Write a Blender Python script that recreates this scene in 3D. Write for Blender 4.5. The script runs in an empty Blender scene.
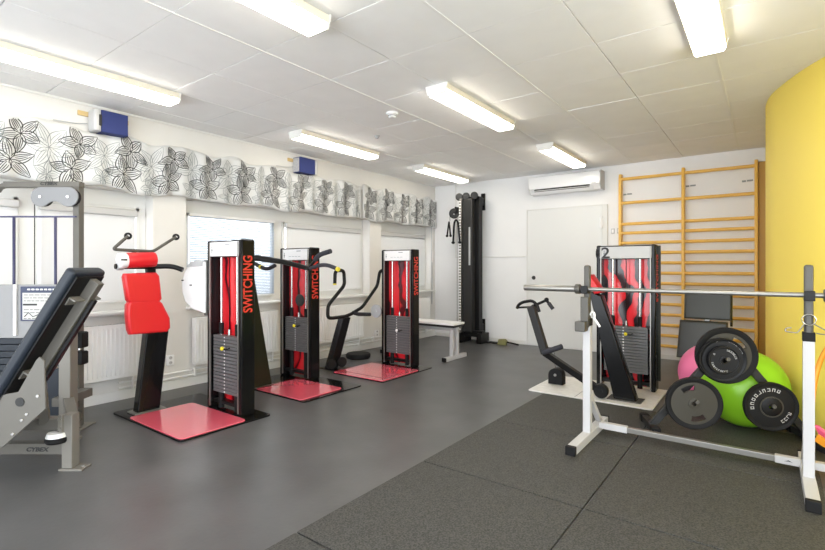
import bpy, bmesh, math, random
from mathutils import Vector, Matrix
random.seed(7)
sc = bpy.context.scene
COL = sc.collection
PI = math.pi

# ------------------------------------------------------------------ frame of the photograph
F, CX, HY, H = 478.6, 412.5, 267.0, 1.22
YAW = math.atan(356.0 / F)
VD = Vector((-math.sin(YAW), math.cos(YAW), 0)); RD = Vector((math.cos(YAW), math.sin(YAW), 0))
def _ray(px, py):
    a = (px - CX) / F
    return Vector((VD.x + a * RD.x, VD.y + a * RD.y, (HY - py) / F))
def atx(px, py, x):
    d = _ray(px, py); t = x / d.x
    return Vector((x, d.y * t, H + d.z * t))
def aty(px, py, y):
    d = _ray(px, py); t = y / d.y
    return Vector((d.x * t, y, H + d.z * t))
def atw(px, py, w):
    d = _ray(px, py)
    return Vector((d.x * w, d.y * w, H + d.z * w))

# ------------------------------------------------------------------ materials
MATS = {}
def mat(name, color, rough=0.5, metal=0.0, spec=0.5, emit=None, estr=0.0, coat=0.0):
    m = bpy.data.materials.new(name); m.use_nodes = True
    b = m.node_tree.nodes['Principled BSDF']
    b.inputs['Base Color'].default_value = (*color, 1)
    b.inputs['Roughness'].default_value = rough
    b.inputs['Metallic'].default_value = metal
    b.inputs['Specular IOR Level'].default_value = spec
    b.inputs['Coat Weight'].default_value = coat
    if emit:
        b.inputs['Emission Color'].default_value = (*emit, 1)
        b.inputs['Emission Strength'].default_value = estr
    MATS[name] = m
    return m
def nodes(m): return m.node_tree.nodes, m.node_tree.links, m.node_tree.nodes['Principled BSDF']
def noise_color(m, c1, c2, scale, detail=4, lo=0.35, hi=0.65, bump=0.0, bscale=None, rough=None):
    N, L, b = nodes(m)
    tc = N.new('ShaderNodeTexCoord')
    n = N.new('ShaderNodeTexNoise'); n.inputs['Scale'].default_value = scale; n.inputs['Detail'].default_value = detail
    L.new(tc.outputs['Object'], n.inputs['Vector'])
    r = N.new('ShaderNodeValToRGB')
    r.color_ramp.elements[0].position = lo; r.color_ramp.elements[0].color = (*c1, 1)
    r.color_ramp.elements[1].position = hi; r.color_ramp.elements[1].color = (*c2, 1)
    L.new(n.outputs['Fac'], r.inputs['Fac']); L.new(r.outputs['Color'], b.inputs['Base Color'])
    if bump:
        n2 = N.new('ShaderNodeTexNoise'); n2.inputs['Scale'].default_value = bscale or scale
        L.new(tc.outputs['Object'], n2.inputs['Vector'])
        bp = N.new('ShaderNodeBump'); bp.inputs['Strength'].default_value = bump; bp.inputs['Distance'].default_value = 0.01
        L.new(n2.outputs['Fac'], bp.inputs['Height']); L.new(bp.outputs['Normal'], b.inputs['Normal'])
    return m

noise_color(mat('floor_rubber', (.1, .1, .1), .35, spec=.5), (.066, .066, .067), (.094, .094, .096), 3.0, 8, .3, .7, .05, 40)
noise_color(mat('mat_rubber', (.05, .05, .05), .62, spec=.4), (.022, .022, .0205), (.074, .0725, .067), 130, 2, .36, .66, .25, 130)
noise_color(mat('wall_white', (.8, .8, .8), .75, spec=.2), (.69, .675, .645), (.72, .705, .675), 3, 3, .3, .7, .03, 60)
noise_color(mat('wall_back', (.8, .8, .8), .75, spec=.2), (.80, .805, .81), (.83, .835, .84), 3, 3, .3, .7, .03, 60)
noise_color(mat('ceil_tile', (.7, .7, .7), .85, spec=.1), (.88, .88, .875), (.91, .91, .905), 5, 4, .3, .7, .04, 150)
mat('ceil_gap', (.5, .5, .48), .8)
mat('ceil_grid', (.86, .86, .84), .6)
mat('trim_white', (.72, .72, .70), .45)
mat('door_white', (.74, .75, .74), .45)
mat('yellow_paint', (.90, .70, .13), .5, spec=.3)
mat('white_plastic', (.82, .82, .82), .3)
mat('white_gloss', (.86, .87, .88), .18)
mat('white_enamel', (.80, .80, .79), .3)
mat('white_steel', (.48, .475, .48), .38)
mat('grey_plastic', (.42, .43, .44), .4)
mat('light_grey', (.50, .50, .50), .45)
mat('dark_grey', (.026, .026, .026), .45, spec=.28)
mat('blue_cloth', (.022, .035, .15), .8)
mat('silver_paint', (.125, .118, .104), .44, .1, spec=.35)
mat('silver_light', (.19, .18, .16), .42, .1, spec=.35)
mat('pulley_grey', (.19, .193, .20), .4, .1)
mat('chrome', (.55, .54, .52), .22, 1.0)
mat('steel', (.30, .29, .27), .36, .8)
mat('steel_dark', (.085, .08, .07), .45, .3)
mat('black_gloss', (.006, .006, .0065), .14, spec=.22)
mat('black_satin', (.007, .007, .0075), .36, spec=.22)
mat('black_rubber', (.008, .008, .0085), .6, spec=.2)
mat('black_foam', (.022, .022, .03), .75)
mat('olive_black', (.016, .018, .009), .3, spec=.35)
mat('weight_grey', (.115, .115, .118), .42, .1)
mat('weight_edge', (.03, .03, .03), .5)
mat('navy_vinyl', (.012, .017, .026), .42, spec=.35)
mat('leather_black', (.030, .033, .026), .4)
mat('red_vinyl', (.62, .012, .018), .36)
mat('red_plate', (.72, .10, .15), .24, spec=.9, coat=1.0)
mat('red_text', (.60, .035, .02), .4)
mat('white_text', (.75, .75, .75), .5)
mat('black_ink', (.02, .02, .02), .6)
mat('grey_ink', (.24, .27, .28), .6)
mat('yellow_knob', (.75, .62, .02), .35)
mat('gold_ring', (.68, .58, .05), .4)
mat('pink_ball', (.78, .17, .34), .42)
mat('green_ball', (.27, .60, .02), .34)
mat('orange_tube', (.85, .33, .02), .45)
mat('pink_rubber', (.80, .12, .25), .5)
mat('olive_grip', (.20, .19, .07), .6)
mat('lamp_body', (.76, .72, .60), .45)
mat('lamp_glow', (.9, .88, .82), .4, emit=(1.0, .93, .80), estr=7.5)
mat('lamp_cap', (.80, .79, .75), .4)
mat('plate_iron', (.050, .046, .036), .5, .1, spec=.3)
mat('navy_print', (.03, .04, .09), .5)
mat('rod_navy', (.03, .03, .09), .4)
mat('board_wood', (.62, .45, .20), .6)
mat('paper', (.52, .52, .50), .7)
mat('shroud_grey', (.27, .27, .275), .5, spec=.3)

# pine of the wall bars
m = mat('pine', (.7, .42, .12), .42)
N, L, b = nodes(m)
tc = N.new('ShaderNodeTexCoord'); mp = N.new('ShaderNodeMapping'); mp.inputs['Scale'].default_value = (6, 6, 6)
w = N.new('ShaderNodeTexNoise'); w.inputs['Scale'].default_value = 3; w.inputs['Detail'].default_value = 5
r = N.new('ShaderNodeValToRGB'); r.color_ramp.elements[0].color = (.74, .42, .075, 1); r.color_ramp.elements[1].color = (.86, .54, .12, 1)
L.new(tc.outputs['Object'], mp.inputs['Vector']); L.new(mp.outputs['Vector'], w.inputs['Vector']); L.new(w.outputs['Fac'], r.inputs['Fac']); L.new(r.outputs['Color'], b.inputs['Base Color'])
mat('pine_dark', (.52, .30, .055), .5)

# brushed metal base plate
noise_color(mat('base_silver', (.6, .6, .58), .4, .25), (.72, .71, .68), (.80, .79, .76), 18, 3)

# red print behind the weight stacks: dark flowing bands on red
def red_print(name, scale, thr, dark):
    m = mat(name, (.6, .01, .02), .15, spec=.6)
    N, L, b = nodes(m)
    tc = N.new('ShaderNodeTexCoord')
    wv = N.new('ShaderNodeTexWave'); wv.inputs['Scale'].default_value = scale; wv.inputs['Distortion'].default_value = 9
    wv.inputs['Detail'].default_value = 2; wv.inputs['Detail Scale'].default_value = 1.3; wv.bands_direction = 'X'
    L.new(tc.outputs['Object'], wv.inputs['Vector'])
    r = N.new('ShaderNodeValToRGB')
    e = r.color_ramp.elements
    e[0].position = thr; e[0].color = (*dark, 1)
    e[1].position = thr + .08; e[1].color = (.66, .010, .018, 1)
    k = e.new(.86); k.color = (.80, .03, .04, 1)
    L.new(wv.outputs['Fac'], r.inputs['Fac'])
    L.new(r.outputs['Color'], b.inputs['Base Color'])
    b.inputs['Emission Color'].default_value = (0, 0, 0, 1)
    return m
red_print('red_print', 1.6, .07, (.10, .004, .008))
red_print('red_print_dark', 2.1, .34, (.02, .006, .008))

# thin white fabrics
def fabric(name, col, trans):
    m = bpy.data.materials.new(name); m.use_nodes = True
    N = m.node_tree.nodes; L = m.node_tree.links
    N.remove(N['Principled BSDF'])
    d = N.new('ShaderNodeBsdfDiffuse'); d.inputs['Color'].default_value = (*col, 1)
    t = N.new('ShaderNodeBsdfTranslucent'); t.inputs['Color'].default_value = (*col, 1)
    x = N.new('ShaderNodeMixShader'); x.inputs['Fac'].default_value = trans
    L.new(d.outputs[0], x.inputs[1]); L.new(t.outputs[0], x.inputs[2]); L.new(x.outputs[0], N['Material Output'].inputs['Surface'])
    MATS[name] = m
fabric('blind_fabric', (.74, .74, .735), .22)
fabric('blind_slat', (.42, .48, .56), .16)
fabric('valance_cloth', (.80, .805, .80), .3)
# glass
m = bpy.data.materials.new('window_glass'); m.use_nodes = True
N = m.node_tree.nodes; L = m.node_tree.links; N.remove(N['Principled BSDF'])
t = N.new('ShaderNodeBsdfTransparent'); g = N.new('ShaderNodeBsdfGlossy'); g.inputs['Roughness'].default_value = .02
x = N.new('ShaderNodeMixShader'); x.inputs['Fac'].default_value = .06
L.new(t.outputs[0], x.inputs[1]); L.new(g.outputs[0], x.inputs[2]); L.new(x.outputs[0], N['Material Output'].inputs['Surface'])
MATS['window_glass'] = m

# ------------------------------------------------------------------ mesh builder
class MB:
    def __init__(s, frame=None):
        s.bm = bmesh.new(); s.F = frame or Matrix.Identity(4); s.mats = []
    def _mi(s, m):
        if m is None: return 0
        if m not in s.mats: s.mats.append(m)
        return s.mats.index(m)
    def _take(s, tmp, M, m, flags=False):
        i = s._mi(m)
        if not flags:
            for f in tmp.faces: f.smooth = True
        M = s.F @ M
        vm = {}
        for v in tmp.verts: vm[v] = s.bm.verts.new(M @ v.co)
        for f in tmp.faces:
            try:
                nf = s.bm.faces.new([vm[v] for v in f.verts]); nf.material_index = i; nf.smooth = f.smooth
            except ValueError: pass
        tmp.free()
    def box(s, c, size, rot=None, bev=0.0, m=None, seg=2):
        t = bmesh.new(); bmesh.ops.create_cube(t, size=1)
        for v in t.verts: v.co = Vector((v.co.x * size[0], v.co.y * size[1], v.co.z * size[2]))
        if bev: bmesh.ops.bevel(t, geom=t.edges[:], offset=min(bev, min(size) * .49), segments=seg, profile=.5, affect='EDGES')
        t.normal_update()
        for f in t.faces: f.smooth = max(abs(q) for q in f.normal) < .999
        M = Matrix.Translation(c)
        if rot is not None: M = M @ (rot.to_4x4() if hasattr(rot, 'to_4x4') else rot)
        s._take(t, M, m, True); return s
    def b2(s, lo, hi, bev=0.0, m=None):
        lo, hi = Vector(lo), Vector(hi)
        return s.box((lo + hi) / 2, [abs(q) for q in (hi - lo)], None, bev, m)
    def bar(s, p, q, w, h, bev=0.0, m=None, up=(0, 0, 1)):
        p, q = Vector(p), Vector(q); d = q - p; n = d.length; d.normalize()
        u = Vector(up); 
        if abs(d.dot(u)) > .98: u = Vector((0, 1, 0))
        x = d.cross(u).normalized(); y = x.cross(d).normalized()
        R = Matrix((x, d, y)).transposed()
        return s.box((p + q) / 2, (w, n, h), R, bev, m)
    def cyl(s, p, q, r, r2=None, seg=24, m=None, bev=0.0):
        p, q = Vector(p), Vector(q); d = q - p
        t = bmesh.new(); bmesh.ops.create_cone(t, cap_ends=True, segments=seg, radius1=r, radius2=r if r2 is None else r2, depth=d.length)
        if bev:
            es = [e for e in t.edges if abs(e.verts[0].co.z - e.verts[1].co.z) < 1e-6]
            bmesh.ops.bevel(t, geom=es, offset=bev, segments=2, profile=.5, affect='EDGES')
        t.normal_update()
        for f in t.faces: f.smooth = abs(f.normal.z) < .999
        M = Matrix.Translation((p + q) / 2) @ d.to_track_quat('Z', 'Y').to_matrix().to_4x4()
        s._take(t, M, m, True); return s
    def ball(s, c, r, m=None, sc=(1, 1, 1), seg=32):
        t = bmesh.new(); bmesh.ops.create_uvsphere(t, u_segments=seg, v_segments=seg // 2, radius=r)
        M = Matrix.Translation(c) @ Matrix.Diagonal((*sc, 1)); s._take(t, M, m); return s
    def lathe(s, prof, c, axis=(0, 0, 1), seg=36, m=None):
        t = bmesh.new(); rings = []
        for (r, z) in prof:
            if r < 1e-6: rings.append([t.verts.new((0, 0, z))])
            else: rings.append([t.verts.new((r * math.cos(2 * PI * k / seg), r * math.sin(2 * PI * k / seg), z)) for k in range(seg)])
        for a, b in zip(rings, rings[1:]):
            for k in range(seg):
                k2 = (k + 1) % seg
                if len(a) == 1 and len(b) == 1: continue
                if len(a) == 1: t.faces.new((a[0], b[k2], b[k]))
                elif len(b) == 1: t.faces.new((a[k], a[k2], b[0]))
                else: t.faces.new((a[k], a[k2], b[k2], b[k]))
        bmesh.ops.recalc_face_normals(t, faces=t.faces[:])
        M = Matrix.Translation(c) @ Vector(axis).to_track_quat('Z', 'Y').to_matrix().to_4x4(); s._take(t, M, m); return s
    def prism(s, pts, ext, bev=0.0, m=None, seg=3):
        t = bmesh.new(); ext = Vector(ext)
        a = [t.verts.new(Vector(p)) for p in pts]; b = [t.verts.new(Vector(p) + ext) for p in pts]
        t.faces.new(a); t.faces.new(b[::-1]); n = len(pts)
        for k in range(n): t.faces.new((a[k], b[k], b[(k + 1) % n], a[(k + 1) % n]))
        bmesh.ops.recalc_face_normals(t, faces=t.faces[:])
        if bev:
            es = [e for e in t.edges if not (e.verts[0] in a and e.verts[1] in b) and not (e.verts[0] in b and e.verts[1] in a)]
            bmesh.ops.bevel(t, geom=es, offset=bev, segments=seg, profile=.5, affect='EDGES')
        t.normal_update(); en = ext.normalized(); cn = (t.faces[0].normal if False else None)
        caps = sorted(t.faces, key=lambda f: -len(f.verts))[:2] if n > 4 else [f for f in t.faces if abs(f.normal.dot(en)) > .97]
        for f in t.faces: f.smooth = f not in caps
        s._take(t, Matrix.Identity(4), m, True); return s
    def tube(s, pts, r, seg=12, m=None, smooth=0.0, n=6, closed=False):
        P = [Vector(p) for p in pts]
        if smooth:
            Q = [P[0]] if not closed else []
            rng = range(1, len(P) - 1) if not closed else range(len(P))
            for k in rng:
                a, b_, c = P[k - 1], P[k], P[(k + 1) % len(P)]
                d1 = min(smooth, (a - b_).length * .49); d2 = min(smooth, (c - b_).length * .49)
                s1 = b_ + (a - b_).normalized() * d1; s2 = b_ + (c - b_).normalized() * d2
                for q in range(n + 1):
                    t_ = q / n; Q.append(s1 * (1 - t_) ** 2 + b_ * 2 * t_ * (1 - t_) + s2 * t_ * t_)
            if not closed: Q.append(P[-1])
            P = Q
        t = bmesh.new(); rings = []; nrm = None; cnt = len(P)
        for k in range(cnt):
            if closed: d = P[(k + 1) % cnt] - P[k - 1]
            else: d = P[min(k + 1, cnt - 1)] - P[max(k - 1, 0)]
            d.normalize()
            if nrm is None:
                nrm = d.cross(Vector((0, 0, 1)))
                if nrm.length < .1: nrm = d.cross(Vector((0, 1, 0)))
            nrm = (nrm - d * nrm.dot(d)).normalized(); bn = d.cross(nrm)
            rr = r[k] if isinstance(r, (list, tuple)) else r
            rings.append([t.verts.new(P[k] + nrm * (rr * math.cos(2 * PI * q / seg)) + bn * (rr * math.sin(2 * PI * q / seg))) for q in range(seg)])
        prs = list(zip(rings, rings[1:])) + ([(rings[-1], rings[0])] if closed else [])
        for a, b_ in prs:
            for q in range(seg): t.faces.new((a[q], a[(q + 1) % seg], b_[(q + 1) % seg], b_[q]))
        if not closed: t.faces.new(rings[0][::-1]); t.faces.new(rings[-1])
        bmesh.ops.recalc_face_normals(t, faces=t.faces[:])
        s._take(t, Matrix.Identity(4), m); return s
    def quad(s, a, b, c, d, m=None):
        i = s._mi(m); f = s.bm.faces.new([s.bm.verts.new(s.F @ Vector(q)) for q in (a, b, c, d)]); f.material_index = i; return s
    def build(s, name, m=None, parent=None, ang=33):
        if parent is not None:
            r = parent
            while r.parent: r = r.parent
            s.bm.transform((Matrix.Translation(r.location) @ Matrix.Rotation(r.rotation_euler.z, 4, 'Z')).inverted())
        s.bm.normal_update()
        lim = math.radians(ang)
        for e in s.bm.edges:
            if len(e.link_faces) == 2 and e.calc_face_angle(0) > lim: e.smooth = False
        me = bpy.data.meshes.new(name); s.bm.to_mesh(me); s.bm.free()
        o = bpy.data.objects.new(name, me); COL.objects.link(o)
        ml = list(s.mats)
        if m is not None:
            if ml: ml[ml.index(None)] = m if None in ml else ml[0]
            else: ml = [m]
        for q in ml: me.materials.append(MATS[q])
        if parent is not None: o.parent = parent
        return o

def tag(o, label, cat, group=None, kind=None):
    if label: o['label'] = label
    if cat: o['category'] = cat
    if group: o['group'] = group
    if kind: o['kind'] = kind
    return o
def thing(name, loc, label, cat, group=None, rz=0):
    o = bpy.data.objects.new(name, None); COL.objects.link(o)
    o.location = loc; o.rotation_euler = (0, 0, rz); o.empty_display_size = .1
    return tag(o, label, cat, group)
def struct(name, b, m):
    o = b.build(name, m); o['kind'] = 'structure'; return o
def mesh_thing(name, b, m, label, cat, group=None):
    """one-mesh thing with its origin at the middle of its underside"""
    o = b.build(name, m); vs = o.data.vertices
    lo = Vector([min(v.co[k] for v in vs) for k in range(3)]); hi = Vector([max(v.co[k] for v in vs) for k in range(3)])
    c = Vector(((lo.x + hi.x) / 2, (lo.y + hi.y) / 2, lo.z)); o.data.transform(Matrix.Translation(-c)); o.location = c
    return tag(o, label, cat, group)
def copy_tree(o, parent=None):
    c = o.copy(); COL.objects.link(c)
    if parent: c.parent = parent
    for ch in list(o.children): copy_tree(ch, c)
    return c
def text_part(name, txt, size, M, m, parent, ext=.001, shear=0.0, bold=0.0, sx=1.0):
    cu = bpy.data.curves.new(name, 'FONT'); cu.body = txt; cu.size = size; cu.extrude = ext; cu.shear = shear; cu.offset = bold
    cu.align_x = 'LEFT'; cu.resolution_u = 4
    tmp = bpy.data.objects.new('tmp', cu); COL.objects.link(tmp)
    dg = bpy.context.evaluated_depsgraph_get(); dg.update()
    me = bpy.data.meshes.new_from_object(tmp.evaluated_get(dg)); bpy.data.objects.remove(tmp)
    me.name = name
    r = parent
    while r.parent: r = r.parent
    Minv = (Matrix.Translation(r.location) @ Matrix.Rotation(r.rotation_euler.z, 4, 'Z')).inverted()
    me.transform(Minv @ M @ Matrix.Diagonal((sx, 1, 1, 1)))
    me.materials.clear(); me.materials.append(MATS[m])
    o = bpy.data.objects.new(name, me); COL.objects.link(o); o.parent = parent
    return o
def axes(o, x, y):
    x = Vector(x).normalized(); y = Vector(y).normalized(); z = x.cross(y)
    M = Matrix((x, y, z)).transposed().to_4x4(); M.translation = Vector(o); return M

# ================================================================== THE SETTING
XL, YB, CEIL = -4.78, 7.1, 2.65
XW = -4.96                                       # plane of the windows
Y0, XR = -2.6, 2.2
b = MB(); b.b2((XL - .5, Y0 - .2, -.1), (XR + .2, YB + .2, 0)); struct('floor', b, 'floor_rubber')

# ceiling: square tiles in a thin grid
b = MB(); b.b2((XL - .5, Y0 - .2, CEIL + .012), (XR + .2, YB + .2, CEIL + .1), m='ceil_gap')
gx0, gy0, g = -.287, 2.557, .601
i0 = int((XL - gx0) / g) - 1; i1 = int((XR - gx0) / g) + 1
j0 = int((Y0 - gy0) / g) - 1; j1 = int((YB - gy0) / g) + 1
for i in range(i0, i1 + 1):
    for j in range(j0, j1 + 1):
        x0, x1 = max(gx0 + i * g, XL - .1), min(gx0 + (i + 1) * g, XR + .1)
        y0, y1 = max(gy0 + j * g, Y0 - .1), min(gy0 + (j + 1) * g, YB + .1)
        if x1 - x0 < .02 or y1 - y0 < .02: continue
        q = random.uniform(0, .0025); gp = random.choice((.0015, .003, .003, .005))
        b.b2((x0 + .003, y0 + gp, CEIL - .002 + q), (x1 - .003, y1 - .0015, CEIL + .014), .0012, m='ceil_tile')
for i in range(i0 + 1, i1 + 1):
    if i % 2 == 0: b.b2((gx0 + i * g - .009, Y0, CEIL - .004), (gx0 + i * g + .009, YB, CEIL + .01), m='ceil_grid')
struct('ceiling', b, None)

# left wall: openings between piers
op = [(.35, 2.218), (2.545, 5.36), (5.615, 7.02)]
ZS, ZT = .80, 1.93
b = MB()
b.b2((XL - .3, Y0, ZT), (XL, YB + .2, CEIL + .1)); b.b2((XL - .3, Y0, -.05), (XL, YB + .2, ZS))
pr_ = Y0
for (a, c) in op + [(YB + .2, 9)]:
    b.b2((XL - .3, pr_, ZS), (XL, a, ZT)); pr_ = c
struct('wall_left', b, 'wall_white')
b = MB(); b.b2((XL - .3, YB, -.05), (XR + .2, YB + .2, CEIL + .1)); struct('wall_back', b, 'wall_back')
# yellow wall with its rounded end
plan = [(2.2, 2.0), (1.4, 2.65), (.85, 3.4), (.56, 3.86), (.318, 4.262), (.245, 4.385), (.16, 4.56), (.072, 4.79), (.02, 4.96), (-.012, 5.16), (-.022, 5.37), (-.01, 5.6), (.04, 5.9), (.14, 6.25), (.30, 6.7), (.42, 7.15)]
def catmull(P, n=6):
    out = []
    for k in range(len(P) - 1):
        p0, p1, p2, p3 = [Vector((*P[max(0, min(len(P) - 1, q))], 0)) for q in (k - 1, k, k + 1, k + 2)]
        for s in range(n):
            t = s / n
            out.append(.5 * ((2 * p1) + (p2 - p0) * t + (2 * p0 - 5 * p1 + 4 * p2 - p3) * t * t + (3 * p1 - p0 - 3 * p2 + p3) * t ** 3))
    out.append(Vector((*P[-1], 0))); return out
cp = catmull(plan)
b = MB(); b.prism([Vector((p.x, p.y, -.02)) for p in cp] + [Vector((XR + .25, 7.15, -.02)), Vector((XR + .25, 2.0, -.02))], (0, 0, CEIL + .03))
struct('wall_right', b, 'yellow_paint')

# windows
def window(n, y0, y1, mull=()):
    f = MB(); z0, z1 = ZS, ZT; x0, x1 = XW - .05, XW + .03
    f.b2((x0, y0, z0), (x1, y1, z0 + .07), .004); f.b2((x0, y0, z1 - .14), (x1, y1, z1), .004)
    ys = [y0] + list(mull) + [y1]
    f.b2((x0 + .001, y0 + .001, z0 + .066), (x1 - .001, y0 + .07, z1 - .136), .004); f.b2((x0 + .001, y1 - .07, z0 + .066), (x1 - .001, y1 - .001, z1 - .136), .004)
    for q in mull: f.b2((x0 + .001, q - .06, z0 + .066), (x1 - .001, q + .06, z1 - .136), .004)
    for a, c in zip(ys, ys[1:]):
        a2, c2 = a + .065, c - .065
        for lo, hi in (((XW, a2, z0 + .07), (XW + .045, a2 + .035, z1 - .14)), ((XW, c2 - .035, z0 + .07), (XW + .045, c2, z1 - .14)), ((XW, a2, z0 + .07), (XW + .045, c2, z0 + .105)), ((XW, a2, z1 - .175), (XW + .045, c2, z1 - .14))):
            f.b2(lo, hi, .004)
    o = struct('window_%d' % n, f, 'trim_white')
    gl = MB(); gl.b2((XW - .012, y0 + .05, z0 + .05), (XW - .006, y1 - .05, z1 - .1)); gl.build('pane', 'window_glass', o)
    s = MB(); s.b2((XW + .03, y0 - .0, ZS - .012), (XL + .075, y1 + .0, ZS + .014), .008); s.build('window_sill', 'trim_white', o)
window(1, *op[0], mull=(1.28,))
window(2, *op[1], mull=(3.80,))
window(3, *op[2])
# trim along the left wall
b = MB(); b.b2((XL, Y0, 0), (XL + .014, YB, .085), .003); struct('baseboard_left', b, 'trim_white')
b = MB(); b.b2((XL + .02, YB - .012, 0), (-3.06, YB, .06), .003); b.b2((-1.78, YB - .012, 0), (.35, YB, .06), .003); struct('baseboard_back', b, 'trim_white')
b = MB(); b.b2((XL, Y0, CEIL - .022), (XL + .012, YB, CEIL - .002), .003); struct('trim_1', b, 'trim_white')
b = MB(); b.b2((-4.35, YB - .014, 1.376), (-3.06, YB, 1.394), .003); b.b2((-4.35, YB - .014, 1.394), (-4.335, YB, CEIL)); struct('trim_2', b, 'trim_white')
# door in the back wall
b = MB(); b.b2((-1.90, YB - .03, 0), (-1.825, YB, 2.11), .004); b.b2((-3.04, YB - .012, 2.10), (-1.9, YB, 2.115), .003); b.b2((-3.045, YB - .012, 0), (-3.03, YB, 2.115), .003)
d = struct('door_1', b, 'trim_white')
b = MB(); b.b2((-3.03, YB - .010, .01), (-1.905, YB, 2.10), .004); b.build('leaf', 'door_white', d)
for z in (1.86, 1.1, .3):
    b = MB(); b.cyl((-1.905, YB - .04, z - .09), (-1.905, YB - .04, z + .09), .014, m='white_plastic'); b.box((-1.905, YB - .03, z), (.05, .02, .13), m='white_plastic'); b.build('hinge', None, d)
k = aty(534, 277.7, YB)
b = MB(); b.cyl((k.x, YB - .012, k.z), (k.x, YB - .045, k.z), .02, bev=.004); b.cyl((k.x, YB - .008, k.z), (k.x, YB - .014, k.z), .03); o = b.build('door_handle', 'dark_grey', d)

# ================================================================== CEILING THINGS
def lamp(xc, yc, label, L_=1.24, hw=.098):
    t = thing('ceiling_lamp', (xc, yc, CEIL), label, 'lamp', 'fluorescent lamps on the ceiling')
    b = MB(); b.b2((xc - hw + .004, yc - L_ / 2 + .01, CEIL - .05), (xc + hw - .004, yc + L_ / 2 - .01, CEIL - .003), .004); b.build('housing', 'lamp_body', t)
    pr = [(-hw + .012, -.050), (-hw + .013, -.058), (-hw + .026, -.080), (hw - .026, -.080), (hw - .013, -.058), (hw - .012, -.050)]
    b = MB(); b.prism([(xc + x, yc - L_ / 2 + .012, CEIL + z) for x, z in pr], (0, L_ - .024, 0)); b.build('diffuser', 'lamp_glow', t)
    for s in (-1, 1):
        b = MB(); b.prism([(xc + x * 1.06, yc + s * (L_ / 2 - .012), CEIL + z * 1.01) for x, z in [(-hw, -.003)] + pr + [(hw, -.003)]], (0, s * .014, 0)); b.build('end_cap', 'lamp_cap', t)
    return t
LAMPS = [(-3.97, 1.40, 'fluorescent lamp along the window wall above the nearer blue speaker'),
         (-2.09, 1.28, 'fluorescent lamp cut by the top edge of the photo, left of centre'),
         (-2.085, 3.735, 'fluorescent lamp in the middle of the ceiling, right of the smoke detector'),
         (-.30, 2.95, 'large looking fluorescent lamp at the top right, nearest to the yellow wall'),
         (-3.97, 3.90, 'fluorescent lamp over the second blue speaker, between two others along the windows'),
         (-2.07, 5.96, 'fluorescent lamp right in front of the air conditioner'),
         (-3.92, 6.03, 'fluorescent lamp in the far corner above the tall cable tower')]
for a in LAMPS: lamp(*a)
lamp(-3.97, -1.2, 'added fluorescent fill lamp along the window wall, unseen behind the camera position')  # this and the next two: unseen lamps added as fill light
lamp(-2.09, -1.2, 'added fluorescent fill lamp in the middle row, unseen behind the camera position')
lamp(-.30, .3, 'added fluorescent fill lamp in the right hand row, unseen just above the camera position')
p = (-2.80, 3.45)
t = thing('smoke_detector', (p[0], p[1], CEIL), 'small round white smoke detector on the ceiling left of the middle lamp', 'smoke detector')
b = MB(); b.lathe([(0, 0), (.055, 0), (.055, -.018), (.048, -.022), (0, -.022)], (p[0], p[1], CEIL)); b.build('base', 'white_plastic', t)
b = MB(); b.lathe([(0, -.022), (.038, -.022), (.036, -.042), (.028, -.048), (0, -.048)], (p[0], p[1], CEIL)); b.build('sensor_cap', 'white_plastic', t)
b = MB(); b.lathe([(.0375, -.027), (.0395, -.027), (.039, -.034), (.037, -.034)], (p[0], p[1], CEIL)); b.build('vent_slot', 'dark_grey', t)
p = (-3.42, 3.95)
b = MB(); b.lathe([(0, 0), (.03, 0), (.03, -.008), (.018, -.012), (.018, -.03), (0, -.034)], (p[0], p[1], CEIL)); mesh_thing('ceiling_hook', b, 'grey_plastic', 'small grey ceiling fitting above the second window lamp', 'ceiling fitting')

# ================================================================== WINDOW WALL THINGS
# blinds
t = thing('venetian_blind', (XW + .07, 3.18, .87), 'bluish slatted venetian blind in the window behind the first red weight tower', 'blind')
ya, yb = 2.635, 3.72
b = MB(); b.b2((XW + .05, ya, 1.76), (XW + .085, yb, 1.79), .004); b.build('head_rail', 'white_plastic', t)
b = MB()
z = 1.755
while z > .90:
    b.bar((XW + .068, ya + .005, z), (XW + .068, yb - .005, z), .021, .0014, up=(.72, 0, .69)); z -= .0185
b.build('slats', 'blind_slat', t)
b = MB(); b.b2((XW + .058, ya, .878), (XW + .08, yb, .892), .003); b.build('bottom_rail', 'white_plastic', t)
for y in (2.85, 3.18, 3.52):
    b = MB(); b.cyl((XW + .081, y, .885), (XW + .081, y, 1.77), .0012, seg=6); b.build('lift_cord', 'white_plastic', t)
b = MB(); b.cyl((XW + .09, 3.06, 1.15), (XW + .09, 3.06, 1.77), .004, seg=8); b.build('tilt_wand', 'white_plastic', t)
def roller(ya, yb, zb, label, ztop=1.76):
    t = thing('roller_blind', (XW + .07, (ya + yb) / 2, zb), label, 'blind', 'white roller blinds')
    b = MB(); b.b2((XW + .045, ya, ztop - .045), (XW + .095, yb, ztop + .02), .012); b.build('cassette', 'light_grey', t)
    b = MB(); b.b2((XW + .062, ya + .015, zb + .01), (XW + .064, yb - .015, ztop - .03)); b.build('fabric', 'blind_fabric', t)
    b = MB(); b.cyl((XW + .063, ya + .012, zb + .008), (XW + .063, yb - .012, zb + .008), .009, seg=10); b.build('bottom_bar', 'white_plastic', t)
roller(1.345, 2.12, .89, 'white roller blind behind the grey cable machine', 1.745)
roller(.45, 1.215, .89, 'white roller blind in the window cut by the left edge of the photo', 1.745)
roller(3.885, 5.28, .89, 'wide white roller blind behind the second red weight tower')
roller(5.70, 6.93, .89, 'white roller blind behind the third red weight tower, nearest the far corner')

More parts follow.
